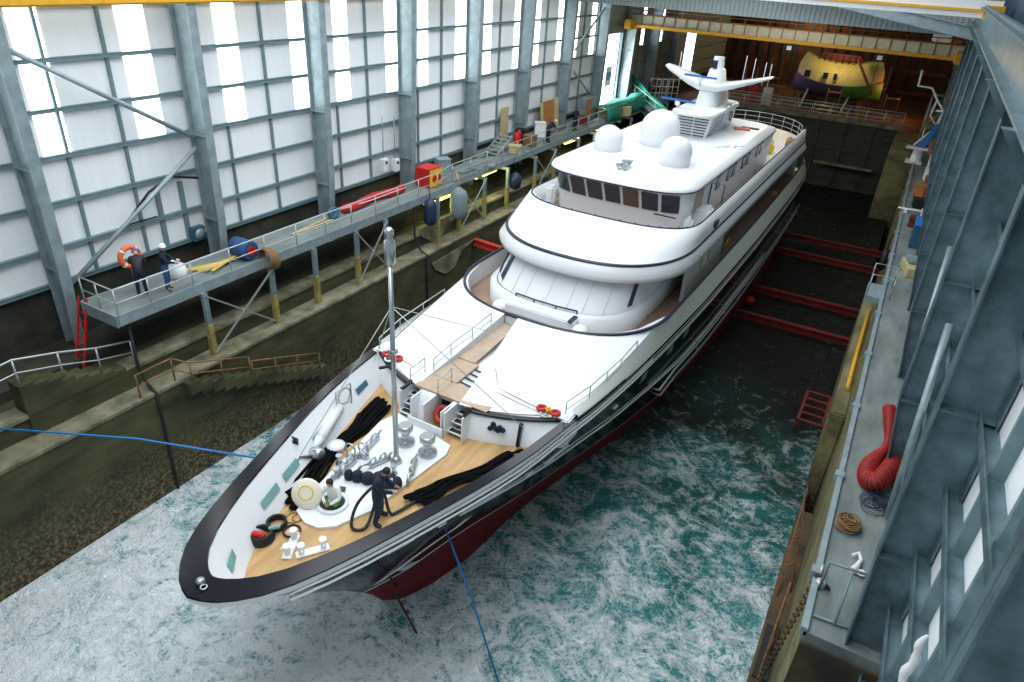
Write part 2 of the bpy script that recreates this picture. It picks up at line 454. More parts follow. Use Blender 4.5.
# scupper windows along both bulwarks
for sd in (-1, 1):
    for yy, L in ((7.35, .4), (9.5, .8), (10.6, .75), (12.3, .7), (13.35, .7), (15.1, .7)):
        def surf(y, t):
            a = sorted(range(n), key=lambda i: abs((inn[i] * (1 - t) + low[i] * t).y - y) + (9 if (i - mid) * sd < 0 else 0))[:2]
            A = inn[a[0]] * (1 - t) + low[a[0]] * t; Bp = inn[a[1]] * (1 - t) + low[a[1]] * t
            k = (y - A.y) / (Bp.y - A.y) if abs(Bp.y - A.y) > 1e-6 else 0
            return A.lerp(Bp, k)
        q = [surf(yy - L / 2, .66), surf(yy + L / 2, .66), surf(yy + L / 2, .48), surf(yy - L / 2, .48)]
        q = [p + V((-sd * .015, 0, .012)) for p in q]
        b = B(); b.plate(q, .012); obj('scupper_window', b, 'tealglass' if yy < 14 else 'bluegrey', yacht)
# teak foredeck
out = [(-deckhalf(y) - .02, y) for y in (17.2, 15.6, 13.1, 10.5, 8.4, 7.5)] + [(0, 7.15)] + [(deckhalf(y) + .02, y) for y in (7.5, 8.4, 10.5, 13.1, 15.6, 17.2)]
b = B(); b.prism(out, .06, 0, 5.14); obj('foredeck', b, 'teak', yacht)
# white windlass plinth with hatch at its forward end
pl = [(-.45, 9.55), (-.95, 9.75), (-1.1, 10.2), (-1.75, 14.3), (-1.55, 15.0), (.9, 14.55), (1.05, 14.1), (.75, 10.9), (.35, 9.9), (0, 9.6)]
b = B(); b.prism(pl, .08, 0, 5.2)
b.lathe([(.46, 0), (.46, .1), (.36, .1), (.36, .02)], (-.32, 10.5, 5.26), 24, 0)
plinth = obj('windlass_plinth', b, 'gelcoat', yacht)
b = B(); b.lathe([(.35, 0), (.35, .05)], (-.32, 10.5, 5.28), 24); obj('hatch_opening', b, 'black', plinth)
R1 = Matrix.Rotation(math.radians(62), 3, 'X')
b = B(); b.lathe([(.42, -.03), (.44, 0), (.40, .04), (.2, .07)], (-.85, 10.1, 5.68), 24, R=Matrix.Rotation(.5, 3, 'Z') @ R1)
b.torus((-.84, 10.06, 5.74), .2, .02, 1, 20, 6, Matrix.Rotation(.5, 3, 'Z') @ R1)
lid = obj('hatch_lid', b, ['cream', 'yellowc'], plinth)
# fore mast
b = B(); b.tube([(.0, 12.95, 5.2), (.0, 12.95, 12.0)], [.085, .06], 12); b.lathe([(.2, 0), (.16, .12), (.09, .25)], (0, 12.95, 5.25), 16)
b.box((0, 12.95, 9.2), (.2, .2, .12))
mast = obj('foremast', b, 'chrome', yacht)
b = B(); b.lathe([(.12, 0), (.15, .04), (.15, .62), (.1, .68), (.09, .75), (.12, .8), (.12, .93), (.05, 1.0)], (0, 12.95, 11.85), 14); obj('masthead_lantern', b, 'chrome', mast)
b = B()
for q in ((-3.35, 15.9, 6.2), (2.9, 15.6, 6.2), (0, 19.6, 6.7), (-1.7, 10.6, 6.1)): b.tube([(0, 12.95, 10.6), q], .012, 5)
obj('mast_stay', b, 'galv', mast)
# capstans, chain stoppers, fairlead gear
for cx, cy in ((-.35, 13.85), (.55, 13.8)):
    b = B(); b.lathe([(.3, 0), (.3, .1), (.2, .16), (.14, .3), (.15, .42), (.24, .5), (.25, .66), (.2, .72)], (cx, cy, 5.27), 20); obj('capstan', b, 'chrome', yacht)
for cx, cy, a in ((-1.15, 13.2, .2), (-.35, 12.6, -.3), (.62, 13.0, .5), (-1.0, 11.9, .1)):
    R = Matrix.Rotation(a, 3, 'Z'); b = B()
    b.box((cx, cy, 5.36), (.14, .75, .14), 0, R, .03)
    for k in (-.25, .1): b.torus(V((cx, cy, 5.48)) + R @ V((0, k, 0)), .13, .035, 0, 16, 6, Matrix.Rotation(PI / 2, 3, 'Y'))
    b.tube([V((cx, cy, 5.4)) + R @ V((0, .3, 0)), V((cx, cy, 5.62)) + R @ V((.1, .38, 0))], .04, 8)
    b.tube([V((cx, cy, 5.45)) + R @ V((0, -.34, 0)), V((cx, cy, 5.5)) + R @ V((-.05, -.6, 0)), V((cx, cy, 5.3)) + R @ V((-.06, -.8, 0))], .05, 8)
    obj('chain_stopper', b, 'chrome', yacht)
for cx, cy in ((-1.25, 12.3), (-.95, 12.55)):
    b = B(); b.torus((cx, cy, 5.62), .2, .03, 0, 20, 6, Matrix.Rotation(PI / 2, 3, 'X')); b.box((cx, cy, 5.36), (.34, .2, .16), 0, None, .03)
    obj('fairlead_ring', b, 'chrome', yacht)
for cx, cy in ((-1.0, 11.4), (.3, 12.45), (.6, 11.9), (-1.35, 11.9)):
    b = B(); b.lathe([(.11, 0), (.12, .05), (.07, .1), (.06, .25), (.1, .3), (.1, .34)], (cx, cy, 5.27), 12); obj('deck_vent', b, 'chrome', yacht)
# mooring bitts near the bow
for cx, cy, a in ((-.12, 8.75, .5), (.45, 8.95, -.6)):
    b = B(); R = Matrix.Rotation(a, 3, 'Z'); b.box((cx, cy, 5.24), (.24, .85, .06), 0, R, .02)
    for k in (-.28, .28):
        p = V((cx, cy, 5.24)) + R @ V((0, k, 0)); b.lathe([(.08, 0), (.07, .25), (.1, .28), (.1, .33)], p, 12)
        b.tube([p + R @ V((-.17, 0, .2)), p + R @ V((.17, 0, .2))], .03, 6)
    obj('mooring_bitt', b, 'white', yacht)
b = B(); b.lathe([(.1, 0), (.1, .1), (.05, .14)], (-.05, 6.15, 6.4), 14); b.torus((.12, 6.1, 6.43), .07, .02, 0, 14, 6); obj('bow_fitting', b, 'chrome', yacht)
# boarding crane lying along the bulwark
b = B(); b.tube([(-2.95, 13.7, 5.7), (-2.3, 12.1, 5.7)], .15, 14); b.tube([(-2.3, 12.1, 5.7), (-2.15, 11.7, 5.65)], [.15, .08], 12)
b.lathe([(.26, 0), (.26, .14), (.29, .16), (.29, .22), (.1, .26)], (-1.95, 12.4, 5.2), 18)
cr = obj('boarding_crane', b, 'gelcoat', yacht)
b = B(); b.lathe([(.16, -.2), (.2, -.1), (.2, .1), (.16, .2)], (-2.05, 11.7, 5.5), 14, axis='x'); b.tube([(-2.1, 11.5, 5.5), (-2.2, 11.1, 5.7), (-2.1, 10.9, 5.55)], .05, 8); obj('winch', b, 'chrome', cr)
b = B(); b.torus((-3.02, 14.0, 5.95), .28, .025, 0, 20, 6, Matrix.Rotation(PI / 2, 3, 'Y')); b.tube([(-3.0, 13.6, 5.3), (-3.0, 13.6, 6.3), (-3.0, 14.3, 6.3), (-3.0, 14.3, 5.3)], .025, 6); obj('fairlead_frame', b, 'chrome', yacht)
for sd in (-1, 1):
    for dz_, rad in ((.24, .018), (.42, .034)):
        ys_ = [7.2, 8, 9, 10, 11, 12, 13, 14, 15, 16, 17, 18, 19, 20, 21, 22, 23]
        b = B(); b.tube([(sd * (interp(y - 5.8, *TT) + .035), y - .03, sheer(y) - dz_) for y in ys_], rad, 8); obj('sheer_moulding', b, 'stripe', yacht)
    ys_ = [12.4 + 1.3 * k for k in range(26)]
    b = B(); b.tube([(sd * (hb(y, zA(y)) + .03), y, zA(y)) for y in ys_], .04, 7); obj('rubbing_strake', b, 'stripe', yacht)
# silver mooring ports in the topside and faint hull marks
for yy, L, z in ((10.3, .8, 5.3), (11.7, .25, 5.1), (13.2, 1.5, 5.05), (15.2, .3, 4.9), (16.6, 1.3, 4.85), (20.5, .25, 4.7)):
    for sd in (-1, 1):
        pts = [(sd * (hb(y, z) + .012), y, z) for y in [yy - L / 2 + L * k / 6 for k in range(7)]]
        b = B(); b.tube([(p[0] + sd * .02, p[1], p[2]) for p in pts], .055, 6); obj('mooring_port', b, 'stripe', yacht)
for sd in (-1, 1):
    for z0, L in ((1.5, .6), (1.75, .55), (2.0, .5)):
        pts = [(sd * (hb(y, z0) + .012), y, z0) for y in [11.9 + (2 - z0) * .9 + L * k / 4 for k in range(5)]]
        b = B(); b.tube(pts, .018, 5); obj('draught_mark', b, 'stripe', yacht)
# three curved anchor guard lines at the bow
for sd in (-1, 1):
    for k in range(3):
        pts = [(sd * (hb(y, z) + .014), y, z) for y, z in [(11.3 + .12 * k + 1.5 * t * t + .2 * t, 1.6 + 2.6 * t) for t in [j / 10 for j in range(11)]]]
        b = B(); b.tube(pts, .015, 5); obj('anchor_guard_line', b, 'stripe', yacht)
# hull ports amidships
for sd in (-1, 1):
    for yy in (22.5, 25.3, 27.2):
        z = 4.7; q = [(sd * (hb(y, zz) + .015), y, zz) for y, zz in ((yy, z), (yy + .55, z), (yy + .55, z + .42), (yy, z + .42))]
        b = B(); b.plate(q, .01); obj('hull_window', b, 'tealglass', yacht)
# rubbing tube along the side with brackets
for sd in (-1, 1):
    for dz, y0 in ((3.3, 25.2), (2.55, 26.)):
        pts = [(sd * (hb(y, dz) + .22), y, dz + (.0 if i else -.3)) for i, y in enumerate([y0 + k * 1.6 for k in range(21)])]
        b = B(); b.tube(pts, .055, 7)
        for p in pts[::3]: b.tube([p, (sd * hb(p[1], p[2]), p[1], p[2])], .04, 6)
        obj('rubbing_tube', b, 'galv', yacht)

# ---- break of the foredeck, stairs and slopes
def yf(x): return 15.35 + .095 * x * x
def arc(hw, z, y, lo=-1., hi=1., n=20): pass
b = B()
seg = [(-3.95, -1.55), (-.98, -.42), (.3, .42), (1.05, 3.95)]
for a, c in seg:
    xs = [a + (c - a) * k / 8 for k in range(9)]
    b.loft([[(x, yf(x) - .22, 5.2) for x in xs], [(x, yf(x), 6.12) for x in xs], [(x, yf(x) + .35, 6.16) for x in xs]])
for x in (-1.55, -.98, -.42, .3, .42, 1.05): b.bx(x - .025, x + .025, yf(x) - .5, yf(x) + 1.1, 5.2, 6.14)
for a, c in ((-1.55, -.98), (-.42, .3), (.42, 1.05)): b.bx(a, c, yf(0) + 1.05, yf(0) + 1.1, 5.2, 6.14)
b.bx(-.98, .42, 14.75, 14.8, 5.2, 5.55)
obj('deck_break', b, 'gelcoat', yacht)
b = B()
for a, c in ((-3.95, -1.55), (1.05, 3.95)):
    xs = [a + (c - a) * k / 10 for k in range(11)]
    b.loft([[(x, yf(x) - .08, 6.13) for x in xs], [(x, yf(x) - .08, 6.2) for x in xs], [(x, yf(x) + .12, 6.2) for x in xs], [(x, yf(x) + .12, 6.13) for x in xs]])
    e = c if a < 0 else a
    b.bar((e, yf(e) - .4, 6.17), (e, yf(e) + .3, 6.17), .1, .07)
b.bar((-3.0, 15.75, 6.17), (-2.75, 16.1, 6.17), .1, .07); b.bar((2.72, 15.7, 5.3), (2.72, 15.85, 6.1), .12, .1)
obj('break_cap', b, 'cap', yacht)
for a, c in ((-1.53, -1.0), (.44, 1.03)):
    b = B(); s2 = B()
    for k in range(4):
        z = 5.38 + .2 * k; y = 15.0 + .27 * k; b.bx(a, c, y, y + .26, z - .03, z + .02); s2.bx(a + .05, c - .05, y + .04, y + .22, z + .02, z + .028)
    st = obj('deck_stairs', b, 'gelcoat', yacht); obj('stair_tread', s2, 'black', st)
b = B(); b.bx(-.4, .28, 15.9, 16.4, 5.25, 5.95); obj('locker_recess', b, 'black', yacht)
b = B()
for x, y in ((-3.75, 17.0), (3.75, 17.05)): b.box((x, y, 5.75), (.5, .9, 1.0), 0, None, .05)
obj('corner_locker', b, 'gelcoat', yacht)

def superarc(hw, fy, cf, z, n=2.5, N=28, ya=None):
    """bow-side rounded front of a deckhouse: from port side round the front to starboard"""
    pts = []
    if ya is not None: pts += [(-hw, ya, z), (-hw, (ya * 2 + fy + cf) / 3, z), (-hw, (ya + 2 * (fy + cf)) / 3, z)]
    for k in range(N + 1):
        t = -PI / 2 + PI * k / N
        sx = math.copysign(abs(math.sin(t)) ** (2 / n), t) * hw; cy = abs(math.cos(t)) ** (2 / n)
        pts.append((sx, fy + cf - cf * cy, z))
    if ya is not None: pts += [(hw, (ya + 2 * (fy + cf)) / 3, z), (hw, (ya * 2 + fy + cf) / 3, z), (hw, ya, z)]
    return pts
def sup_y(x, hw, fy, cf, n):
    t = min(abs(x) / hw, 1.); return fy + cf * (1 - (1 - t ** n) ** (1 / n))
RZ = 6.9
def yr(x): return sup_y(x, 4.56, 20.75, 4.4, 2.5)
def edge(y): return interp(y - 5.8, *TT) - interp(y, [17, 21, 25], [.36, .3, .22])
for sd, g in ((-1, -1.25), (1, .55)):
    rows = []
    for i in range(9):
        v = i / 8; row = []
        for j in range(13):
            u = j / 12; gg = g + (.35 if sd < 0 else -.85) * v
            xv = gg + (sd * 4.0 - gg) * u
            x1 = gg + (sd * 4.54 - gg) * u
            y = yf(xv) + .12 + (yr(x1) - yf(xv) - .12) * v
            x = gg + (sd * edge(y) - gg) * u
            row.append((x, y, 6.2 + (RZ - 6.2) * v ** 1.2))
        rows.append(row)
    b = B(); b.loft(rows)
    b.loft([[(p[0], p[1], p[2]) for p in [r[0] for r in rows]], [(p[0], p[1], 6.1) for p in [r[0] for r in rows]]])
    b.loft([[r[-1] for r in rows], [(sd * (abs(r[-1][0]) + .05), r[-1][1], 5.95) for r in rows]])
    obj('sloping_cover', b, 'white_cover', yacht)
# side ledge beside the slopes
for sd in (-1, 1):
    ys = [16.9 + k * .5 for k in range(8)]
    b = B(); b.loft([[(sd * (interp(y - 5.8, *TT) + .02), y, sheer(y) - .04) for y in ys], [(sd * (interp(y - 5.8, *TT) + .02), y, sheer(y) + .04) for y in ys], [(sd * (interp(y - 5.8, *TT) - .42), y, sheer(y) + .03) for y in ys]])
    obj('side_cap', b, 'cap', yacht)
# teak gangway between the slopes
b = B(); b.bx(-1.3, 1.55, 15.6, 16.45, 6.16, 6.22); b.bx(-1.25, -.2, 16.45, 17.9, 6.17, 6.24); b.bx(.0, .5, 16.5, 17.6, 6.05, 6.1)
b.box((-.72, 19.3, 6.36), (.72, 2.9, .05), 0, Matrix.Rotation(.07, 3, 'X')); obj('teak_gangway', b, 'tan', yacht)
b = B(); b.bx(-1.3, .7, 15.8, 21.5, 5.9, 6.12); obj('gangway_well', b, 'gelcoat', yacht)
b = B()
for k in range(4): b.bar((-.15, 16.6 + k * .32, 6.22), (.5, 16.6 + k * .32, 6.16), .05, .05)
obj('gangway_batten', b, 'trimline', yacht)
def rail(pts, h, name='guard_rail', par=None, m='galv', mids=1, r=.018, foot=0., label=None):
    b = B(); tops = [V(p) + V((0, 0, h)) for p in pts]
    b.tube(tops, r * 1.2, 6)
    for k in range(mids): b.tube([V(p) + V((0, 0, h * (k + 1) / (mids + 1))) for p in pts], r * .9, 5)
    for p in pts: b.tube([V(p) - V((0, 0, foot)), V(p) + V((0, 0, h))], r * 1.1, 6)
    return obj(name, b, m, par)
rail([(-3.75, 16.7, 6.1), (-4.0, 18.2, 6.15), (-4.1, 19.8, 6.15), (-4.2, 21.4, 6.15)], .62, par=yacht)
rail([(3.72, 16.95, 6.1), (3.98, 18.2, 6.15), (4.08, 19.4, 6.15), (4.15, 20.5, 6.15), (4.22, 21.8, 6.3)], .62, par=yacht)
rail([(-1.25, 16.6, 6.2), (-1.22, 17.6, 6.35), (-1.1, 18.8, 6.5), (-.98, 19.9, 6.7)], .55, par=yacht)
rail([(-1.5, 15.6, 6.15), (-1.48, 16.4, 6.2)], .6, par=yacht); rail([(-.35, 15.6, 6.15), (-.35, 16.4, 6.2)], .6, par=yacht)
b = B(); b.tube([(3.3, 16.6, 6.3), (1.2, 16.9, 6.32), (.6, 17.7, 6.45)], .012, 5); b.tube([(-1.5, 15.8, 6.75), (-3.3, 16.5, 6.4)], .012, 5); b.tube([(1.1, 16.7, 6.3), (3.6, 16.4, 6.3)], .01, 5); obj('lashing_line', b, 'rust_tube', yacht)

# ---- owner's deck: rim, side deck, house
rim = superarc(4.56, 20.75, 4.4, RZ, 2.5, 32)
def side_half(y): return interp(y, [25, 30, 40, 50, 56, 57.6], [4.56, 4.6, 4.64, 4.55, 4.35, 3.9])
aft = [(side_half(y), y, RZ) for y in (27, 30, 34, 38, 42, 46, 50, 54, 56.5)]
full = [(-x, y, z) for x, y, z in reversed(aft)] + rim + aft
inr = offs(full, .1)
b = B(); b.loft([[V(p) + V((0, 0, -.05)) for p in full], [V(p) + V((0, 0, .04)) for p in full], [V(p) + V((0, 0, .04)) for p in inr], [V(p) + V((0, 0, -.05)) for p in inr]])
obj('rim_cap', b, 'trimline', yacht)
b = B(); inr2 = offs(full, .06)
b.loft([[V(p) + V((0, 0, -.02)) for p in inr2], [V((p.x, p.y, 5.9)) for p in inr2]])
obj('rim_wall', b, 'gelcoat', yacht)
for sd in (-1, 1):
    ys = [17.1, 18, 19, 20, 21, 22, 23, 24] + [25 + k * 1.3 for k in range(26)]
    zt = lambda y: interp(y, [17, 21, 23, 25], [6.22, 6.55, 6.78, RZ])
    b = B(); b.loft([[(sd * (interp(y - 5.8, *TT) + .02), y, sheer(y) + .0) for y in ys], [(sd * (interp(y - 5.8, *TT) - .01), y, sheer(y) + .12) for y in ys], [(sd * (edge(y) if y < 25 else side_half(y) + .02), y, zt(y)) for y in ys]])
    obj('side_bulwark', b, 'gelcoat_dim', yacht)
dk = [(p[0] * .985, p[1] + .05) for p in full]
b = B(); b.prism(dk, .08, 0, 5.87); obj('side_deck', b, 'teak2', yacht)
def house(rows, mis=None, mi=0):
    bb = B(); bb.loft(rows, mi, mis=mis); return bb
YA = 55.
b = house([superarc(3.45, 22.3, 3.2, 5.95, 2.7, 30, YA), superarc(3.45, 22.3, 3.2, 6.72, 2.7, 30, YA), superarc(3.25, 22.65, 2.9, 6.76, 2.7, 30, YA)])
lower = obj('lower_house', b, 'gelcoat', yacht)
b = house([superarc(3.25, 22.7, 2.8, 6.74, 2.6, 30, YA), superarc(3.15, 24.2, 2.3, 8.1, 2.6, 30, YA)])
obj('window_cover', b, 'white_cover', yacht)
b = B()
cov0 = superarc(3.25, 22.7, 2.8, 6.74, 2.6, 30); cov1 = superarc(3.15, 24.2, 2.3, 8.1, 2.6, 30)
for i in (8, 11, 13, 15, 17, 19, 22):
    b = B(); b.tube([V(cov0[i]) + V((0, -.005, .03)), V(cov1[i]) + V((0, -.005, 0))], .006, 4); obj('cover_seam', b, 'steel', yacht)
for i0, i1 in ((4, 8), (26, 27)):
    q = [V(cov0[i0]), V(cov0[i1]), V(cov1[i1]), V(cov1[i0])]; d = V((0, -.04, .02))
    c0 = [q[0].lerp(q[3], .12) + d, q[1].lerp(q[2], .12) + d, q[1].lerp(q[2], .9) + d, q[0].lerp(q[3], .9) + d]
    b = B(); b.plate(c0, .02); obj('side_window', b, 'fender_b', yacht)
# shelf with a handrail in front of the house, two deck lights
b = B(); b.bx(-1.6, 1.5, 21.95, 22.75, 6.3, 6.72, bev=.05); obj('sun_pad_base', b, 'gelcoat', yacht)
rail([(-1.5, 22.7, 6.72), (-.6, 22.62, 6.72), (.4, 22.62, 6.72), (1.3, 22.72, 6.72)], .16, 'handrail', yacht, 'trimline', 0, .03)
for x in (-1.9, 1.75):
    b = B(); b.lathe([(.34, 0), (.36, .12), (.25, .26), (.06, .32)], (x, 22.15, 6.3), 18); obj('covered_deck_light', b, 'white', yacht)
b = B(); b.bx(1.28, 1.45, 21.9, 22.5, 6.72, 6.78); obj('dark_deck_box', b, 'fender_b', yacht)
# white side walls full beam with a yellow taped door frame
for sd in (-1, 1):
    b = B(); b.bx(sd * 3.85, sd * 4.02, 28.2, 34.2, 5.95, 8.1)
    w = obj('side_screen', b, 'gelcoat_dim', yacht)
    b = B(); x = sd * 4.03
    for p, q in (((x, 30.2, 6.9), (x, 30.2, 8.0)), ((x, 31.4, 6.9), (x, 31.4, 8.0)), ((x, 30.2, 8.0), (x, 31.4, 8.0))): b.bar(p, q, .08, .1, 0, (1, 0, 0))
    obj('taped_door_frame', b, 'paleply', w)

# ---- bridge deck overhang: the big white rounded brow
YB = 54.
rows = [superarc(3.7, 24.2, 4.0, 8.04, 2.4, 36, YB), superarc(4.15, 23.6, 4.4, 7.94, 2.4, 36, YB), superarc(4.38, 23.25, 4.6, 8.04, 2.4, 36, YB), superarc(4.42, 23.15, 4.7, 8.28, 2.4, 36, YB), superarc(4.26, 23.5, 4.7, 8.62, 2.4, 36, YB)]
b = B(); b.loft(rows)
rows2 = [superarc(4.27, 23.48, 4.7, 8.62, 2.4, 36, YB), superarc(4.28, 23.47, 4.7, 8.68, 2.4, 36, YB), superarc(4.22, 23.62, 4.7, 8.7, 2.4, 36, YB)]
rows3 = [superarc(4.22, 23.62, 4.7, 8.68, 2.4, 36, YB), superarc(4.19, 24.6, 4.1, 9.0, 2.5, 36, YB), superarc(4.1, 26.5, 2.6, 9.5, 2.9, 36, YB), superarc(3.96, 26.78, 2.5, 9.5, 2.9, 36, YB), superarc(3.96, 26.9, 2.5, 8.58, 2.9, 36, YB)]
b.loft(rows3)
brow = obj('bridge_deck_brow', b, 'gelcoat', yacht)
b = B(); b.loft(rows2); obj('brow_trim', b, 'trimline', yacht)
b = B(); ra = superarc(4.03, 26.6, 2.55, 9.52, 2.9, 40, 50.); b.tube(ra, .035, 6); obj('bridge_rail', b, 'trimline', yacht)
for i in range(6, 38, 2):
    pass
b = B()
for p in ra[5:-5:2]: b.tube([p, (p[0], p[1], p[2] + .06)], .03, 6)
obj('rail_lug', b, 'trimline', yacht)
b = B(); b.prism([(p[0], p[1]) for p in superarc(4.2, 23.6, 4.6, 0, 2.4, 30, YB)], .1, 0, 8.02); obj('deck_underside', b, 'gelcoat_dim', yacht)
b = B(); b.prism([(p[0], p[1]) for p in superarc(3.86, 26.6, 2.6, 0, 2.9, 30, 56.)], .06, 0, 8.55); obj('bridge_deck', b, 'teak2', yacht)
b = B(); b.lathe([(.17, -.12), (.2, 0), (.14, .14)], (4.15, 30.6, 8.95), 14, axis='x'); b.box((4.16, 30.9, 8.95), (.2, .5, .3), 0, None, .03); obj('nav_light', b, 'fender_b', yacht)

# ---- wheelhouse
YW = 46.
w0 = superarc(3.22, 28.8, 1.3, 8.58, 3.2, 40, YW); w1 = superarc(3.24, 28.7, 1.3, 9.5, 3.2, 40, YW); w2 = superarc(3.3, 28.1, 1.4, 10.62, 3.2, 40, YW)
b = B(); b.loft([w0, w1, w2]); wh = obj('wheelhouse', b, 'gelcoat', yacht)
def wpt(x, z):
    t = (z - 9.5) / 1.12
    return V((x, (28.7 * (1 - t) + 28.1 * t) + (1.3 + .1 * t) * (1 - (1 - min(1, abs(x) / (3.24 + .06 * t)) ** 3.2) ** (1 / 3.2)) - .03, z))
wx = [-3.05 + k * .862 for k in range(8)]
for k in range(7):
    a, c = wx[k] + .07, wx[k + 1] - .07
    xs_ = [a + (c - a) * j / 6 for j in range(7)]
    b = B(); b.loft([[wpt(x * k2, z) + V((.03 * x / 3, -.02, 0)) for x in xs_] for z, k2 in ((9.6, .99), (9.9, 1.), (10.2, 1.005), (10.5, 1.01))], sm=False); obj('windscreen_pane', b, 'brownglass' if k == 4 else 'glass', wh)
b = B()
for sd in (-1, 1): b.bx(sd * 3.24, sd * 3.3, 29.9, 31.2, 9.5, 10.4)
obj('boarded_opening', b, 'tan', wh)
for sd in (-1, 1):
    for k, y in enumerate((33.4, 35.4, 36.4, 38.4, 39.4, 41.8, 42.7)):
        b = B(); b.bx(sd * 3.24, sd * 3.31, y, y + .62, 9.7, 10.35); obj('side_pane', b, 'glass', wh)
b = B(); b.bx(1.95, 2.95, 28.5, 28.55, 9.5, 9.55); b.tube([(3.3, 32.4, 8.6), (3.3, 32.4, 10.3), (3.9, 32.4, 10.3), (3.9, 32.4, 8.6)], .03, 6); obj('wing_gate', b, 'trimline', yacht)
for x, y, sx, sy, h in ((3.5, 30.9, .7, 1.3, .95), (3.35, 29.3, .4, .4, .9), (-3.55, 29.4, .5, .5, .9)):
    b = B(); b.box((x, y, 8.6 + h / 2), (sx, sy, h), 0, None, .12); obj('wing_console', b, 'gelcoat', yacht)
# roof
def closed(hw, fy, cf, ya, ca, z, nf=3., na=3.):
    f = superarc(hw, fy, cf, z, nf, 28)
    a = [(x, 2 * ya - y, z) for x, y, z in superarc(hw, 2 * ya - ya, ca, z, na, 16)]
    a = [(x, ya - (y - ya), z) for x, y, z in superarc(hw, ya, ca, z, na, 16)]
    return f + [(hw, (fy + cf + ya - ca) / 2, z)] + list(reversed(a)) + [(-hw, (fy + cf + ya - ca) / 2, z)]
def shell(bb, loops, mi=0, capb=True, mis=None):
    loops = [l + [l[0]] for l in loops]; bb.loft(loops, mi, mis=mis)
    bmesh.ops.remove_doubles(bb.bm, verts=bb.bm.verts, dist=.0005)
    bb.bm.verts.ensure_lookup_table()
    return bb
def cap_top(bb, loop, mi=0):
    vs = [bb.bm.verts.new(p) for p in loop]; bb._f(vs, mi)
def roof_loops(): return [closed(3.35, 28.0, 2.0, 45.8, 1.2, 10.62), closed(3.46, 27.8, 2.1, 46.1, 1.3, 10.63), closed(3.54, 27.68, 2.2, 46.2, 1.3, 10.66), closed(3.54, 27.68, 2.2, 46.2, 1.3, 10.72), closed(3.5, 27.76, 2.2, 46.15, 1.3, 10.84), closed(3.1, 28.4, 2.0, 45.6, 1.2, 10.99)]
b = B(); L = roof_loops(); shell(b, L, mis=[0, 0, 1, 0, 0]); cap_top(b, closed(3.1, 28.4, 2.0, 45.6, 1.2, 10.99)); cap_top(b, L[0])
bmesh.ops.remove_doubles(b.bm, verts=b.bm.verts, dist=.0005)
obj('roof', b, ['gelcoat', 'trimline'], yacht)
# radomes
for x, y, r, h in ((-.5, 35.2, 1.0, 1.75), (-2.05, 32.2, .7, 1.2), (1.5, 31.8, .76, 1.3)):
    prof = [(r * .9, 0), (r * .96, h * .04), (r * .985, h * .3), (r, h * .46)] + [(r * math.cos(a), h * .46 + h * .54 * math.sin(a)) for a in [PI / 2 * k / 8 for k in range(1, 8)]] + [(.02, h)]
    b = B(); b.lathe(prof, (x, y, 10.95), 28); obj('radome', b, 'gelcoat', yacht)
for dx, dy, dz in ((-.45, 29.1, .2), (-.3, 29.25, .2), (-.12, 29.1, .2), (-.38, 29.6, .28), (-.15, 29.65, .28)):
    b = B(); b.lathe([(.04, .3), (.05, .15), (.07, .05), (.12, -.1), (.1, -.1)], (dx, dy, 10.97 + dz), 12, axis='y'); b.tube([(dx, dy, 10.95), (dx, dy, 10.97 + dz)], .03, 6); obj('signal_horn', b, 'chrome', yacht)
# radar mast: louvred box, platform, pylon, swept wing, top light
b = B()
bot = [(-.75, 38.4), (.75, 38.4), (.85, 43.6), (-.85, 43.6)]; top = [(-1.0, 38.3), (1.0, 38.3), (1.0, 43.3), (-1.0, 43.3)]
rowsm = [[(x, y, 10.95) for x, y in bot + [bot[0]]], [(x, y, 12.15) for x, y in top + [top[0]]]]
b.loft(rowsm, sm=False); mb = obj('mast_housing', b, 'gelcoat', yacht)
b = B()
for k in range(7):
    t = (k + .7) / 8; w = .72 + .24 * t; z = 10.95 + 1.2 * t
    for x0_, x1_ in ((-w + .08, -.04), (.04, w - .08)): b.bar((x0_, 38.385 - .1 * t, z), (x1_, 38.385 - .1 * t, z), .06, .045)
    b.bar((w + .02, 38.8, z), (w + .02, 41.0, z), .05, .045)
obj('louvre', b, 'trimline', mb)
b = B(); b.torus((1.02, 42.3, 11.65), .26, .03, 0, 18, 6, Matrix.Rotation(PI / 2, 3, 'Y')); obj('crest', b, 'trimline', mb)
b = B(); pf = closed(1.2, 37.4, .9, 43.6, .7, 12.15, 2.4, 2.6); shell(b, [pf, [(p[0], p[1], 12.3) for p in pf], [(p[0] * .93, 40.5 + (p[1] - 40.5) * .96, 12.36) for p in pf]]); cap_top(b, [(p[0] * .93, 40.5 + (p[1] - 40.5) * .96, 12.36) for p in pf]); cap_top(b, pf)
bmesh.ops.remove_doubles(b.bm, verts=b.bm.verts, dist=.0005); obj('mast_platform', b, 'gelcoat', yacht)
b = B(); pr = lambda w, y0, y1, z: [(-w, y0 + .4, z), (-w * .6, y0, z), (w * .6, y0, z), (w, y0 + .4, z), (w, y1, z), (-w, y1, z)]
shell(b, [pr(.62, 39.8, 42.6, 12.3), pr(.5, 40.0, 42.4, 13.3)]); obj('mast_pylon', b, 'gelcoat', yacht)
rows = []
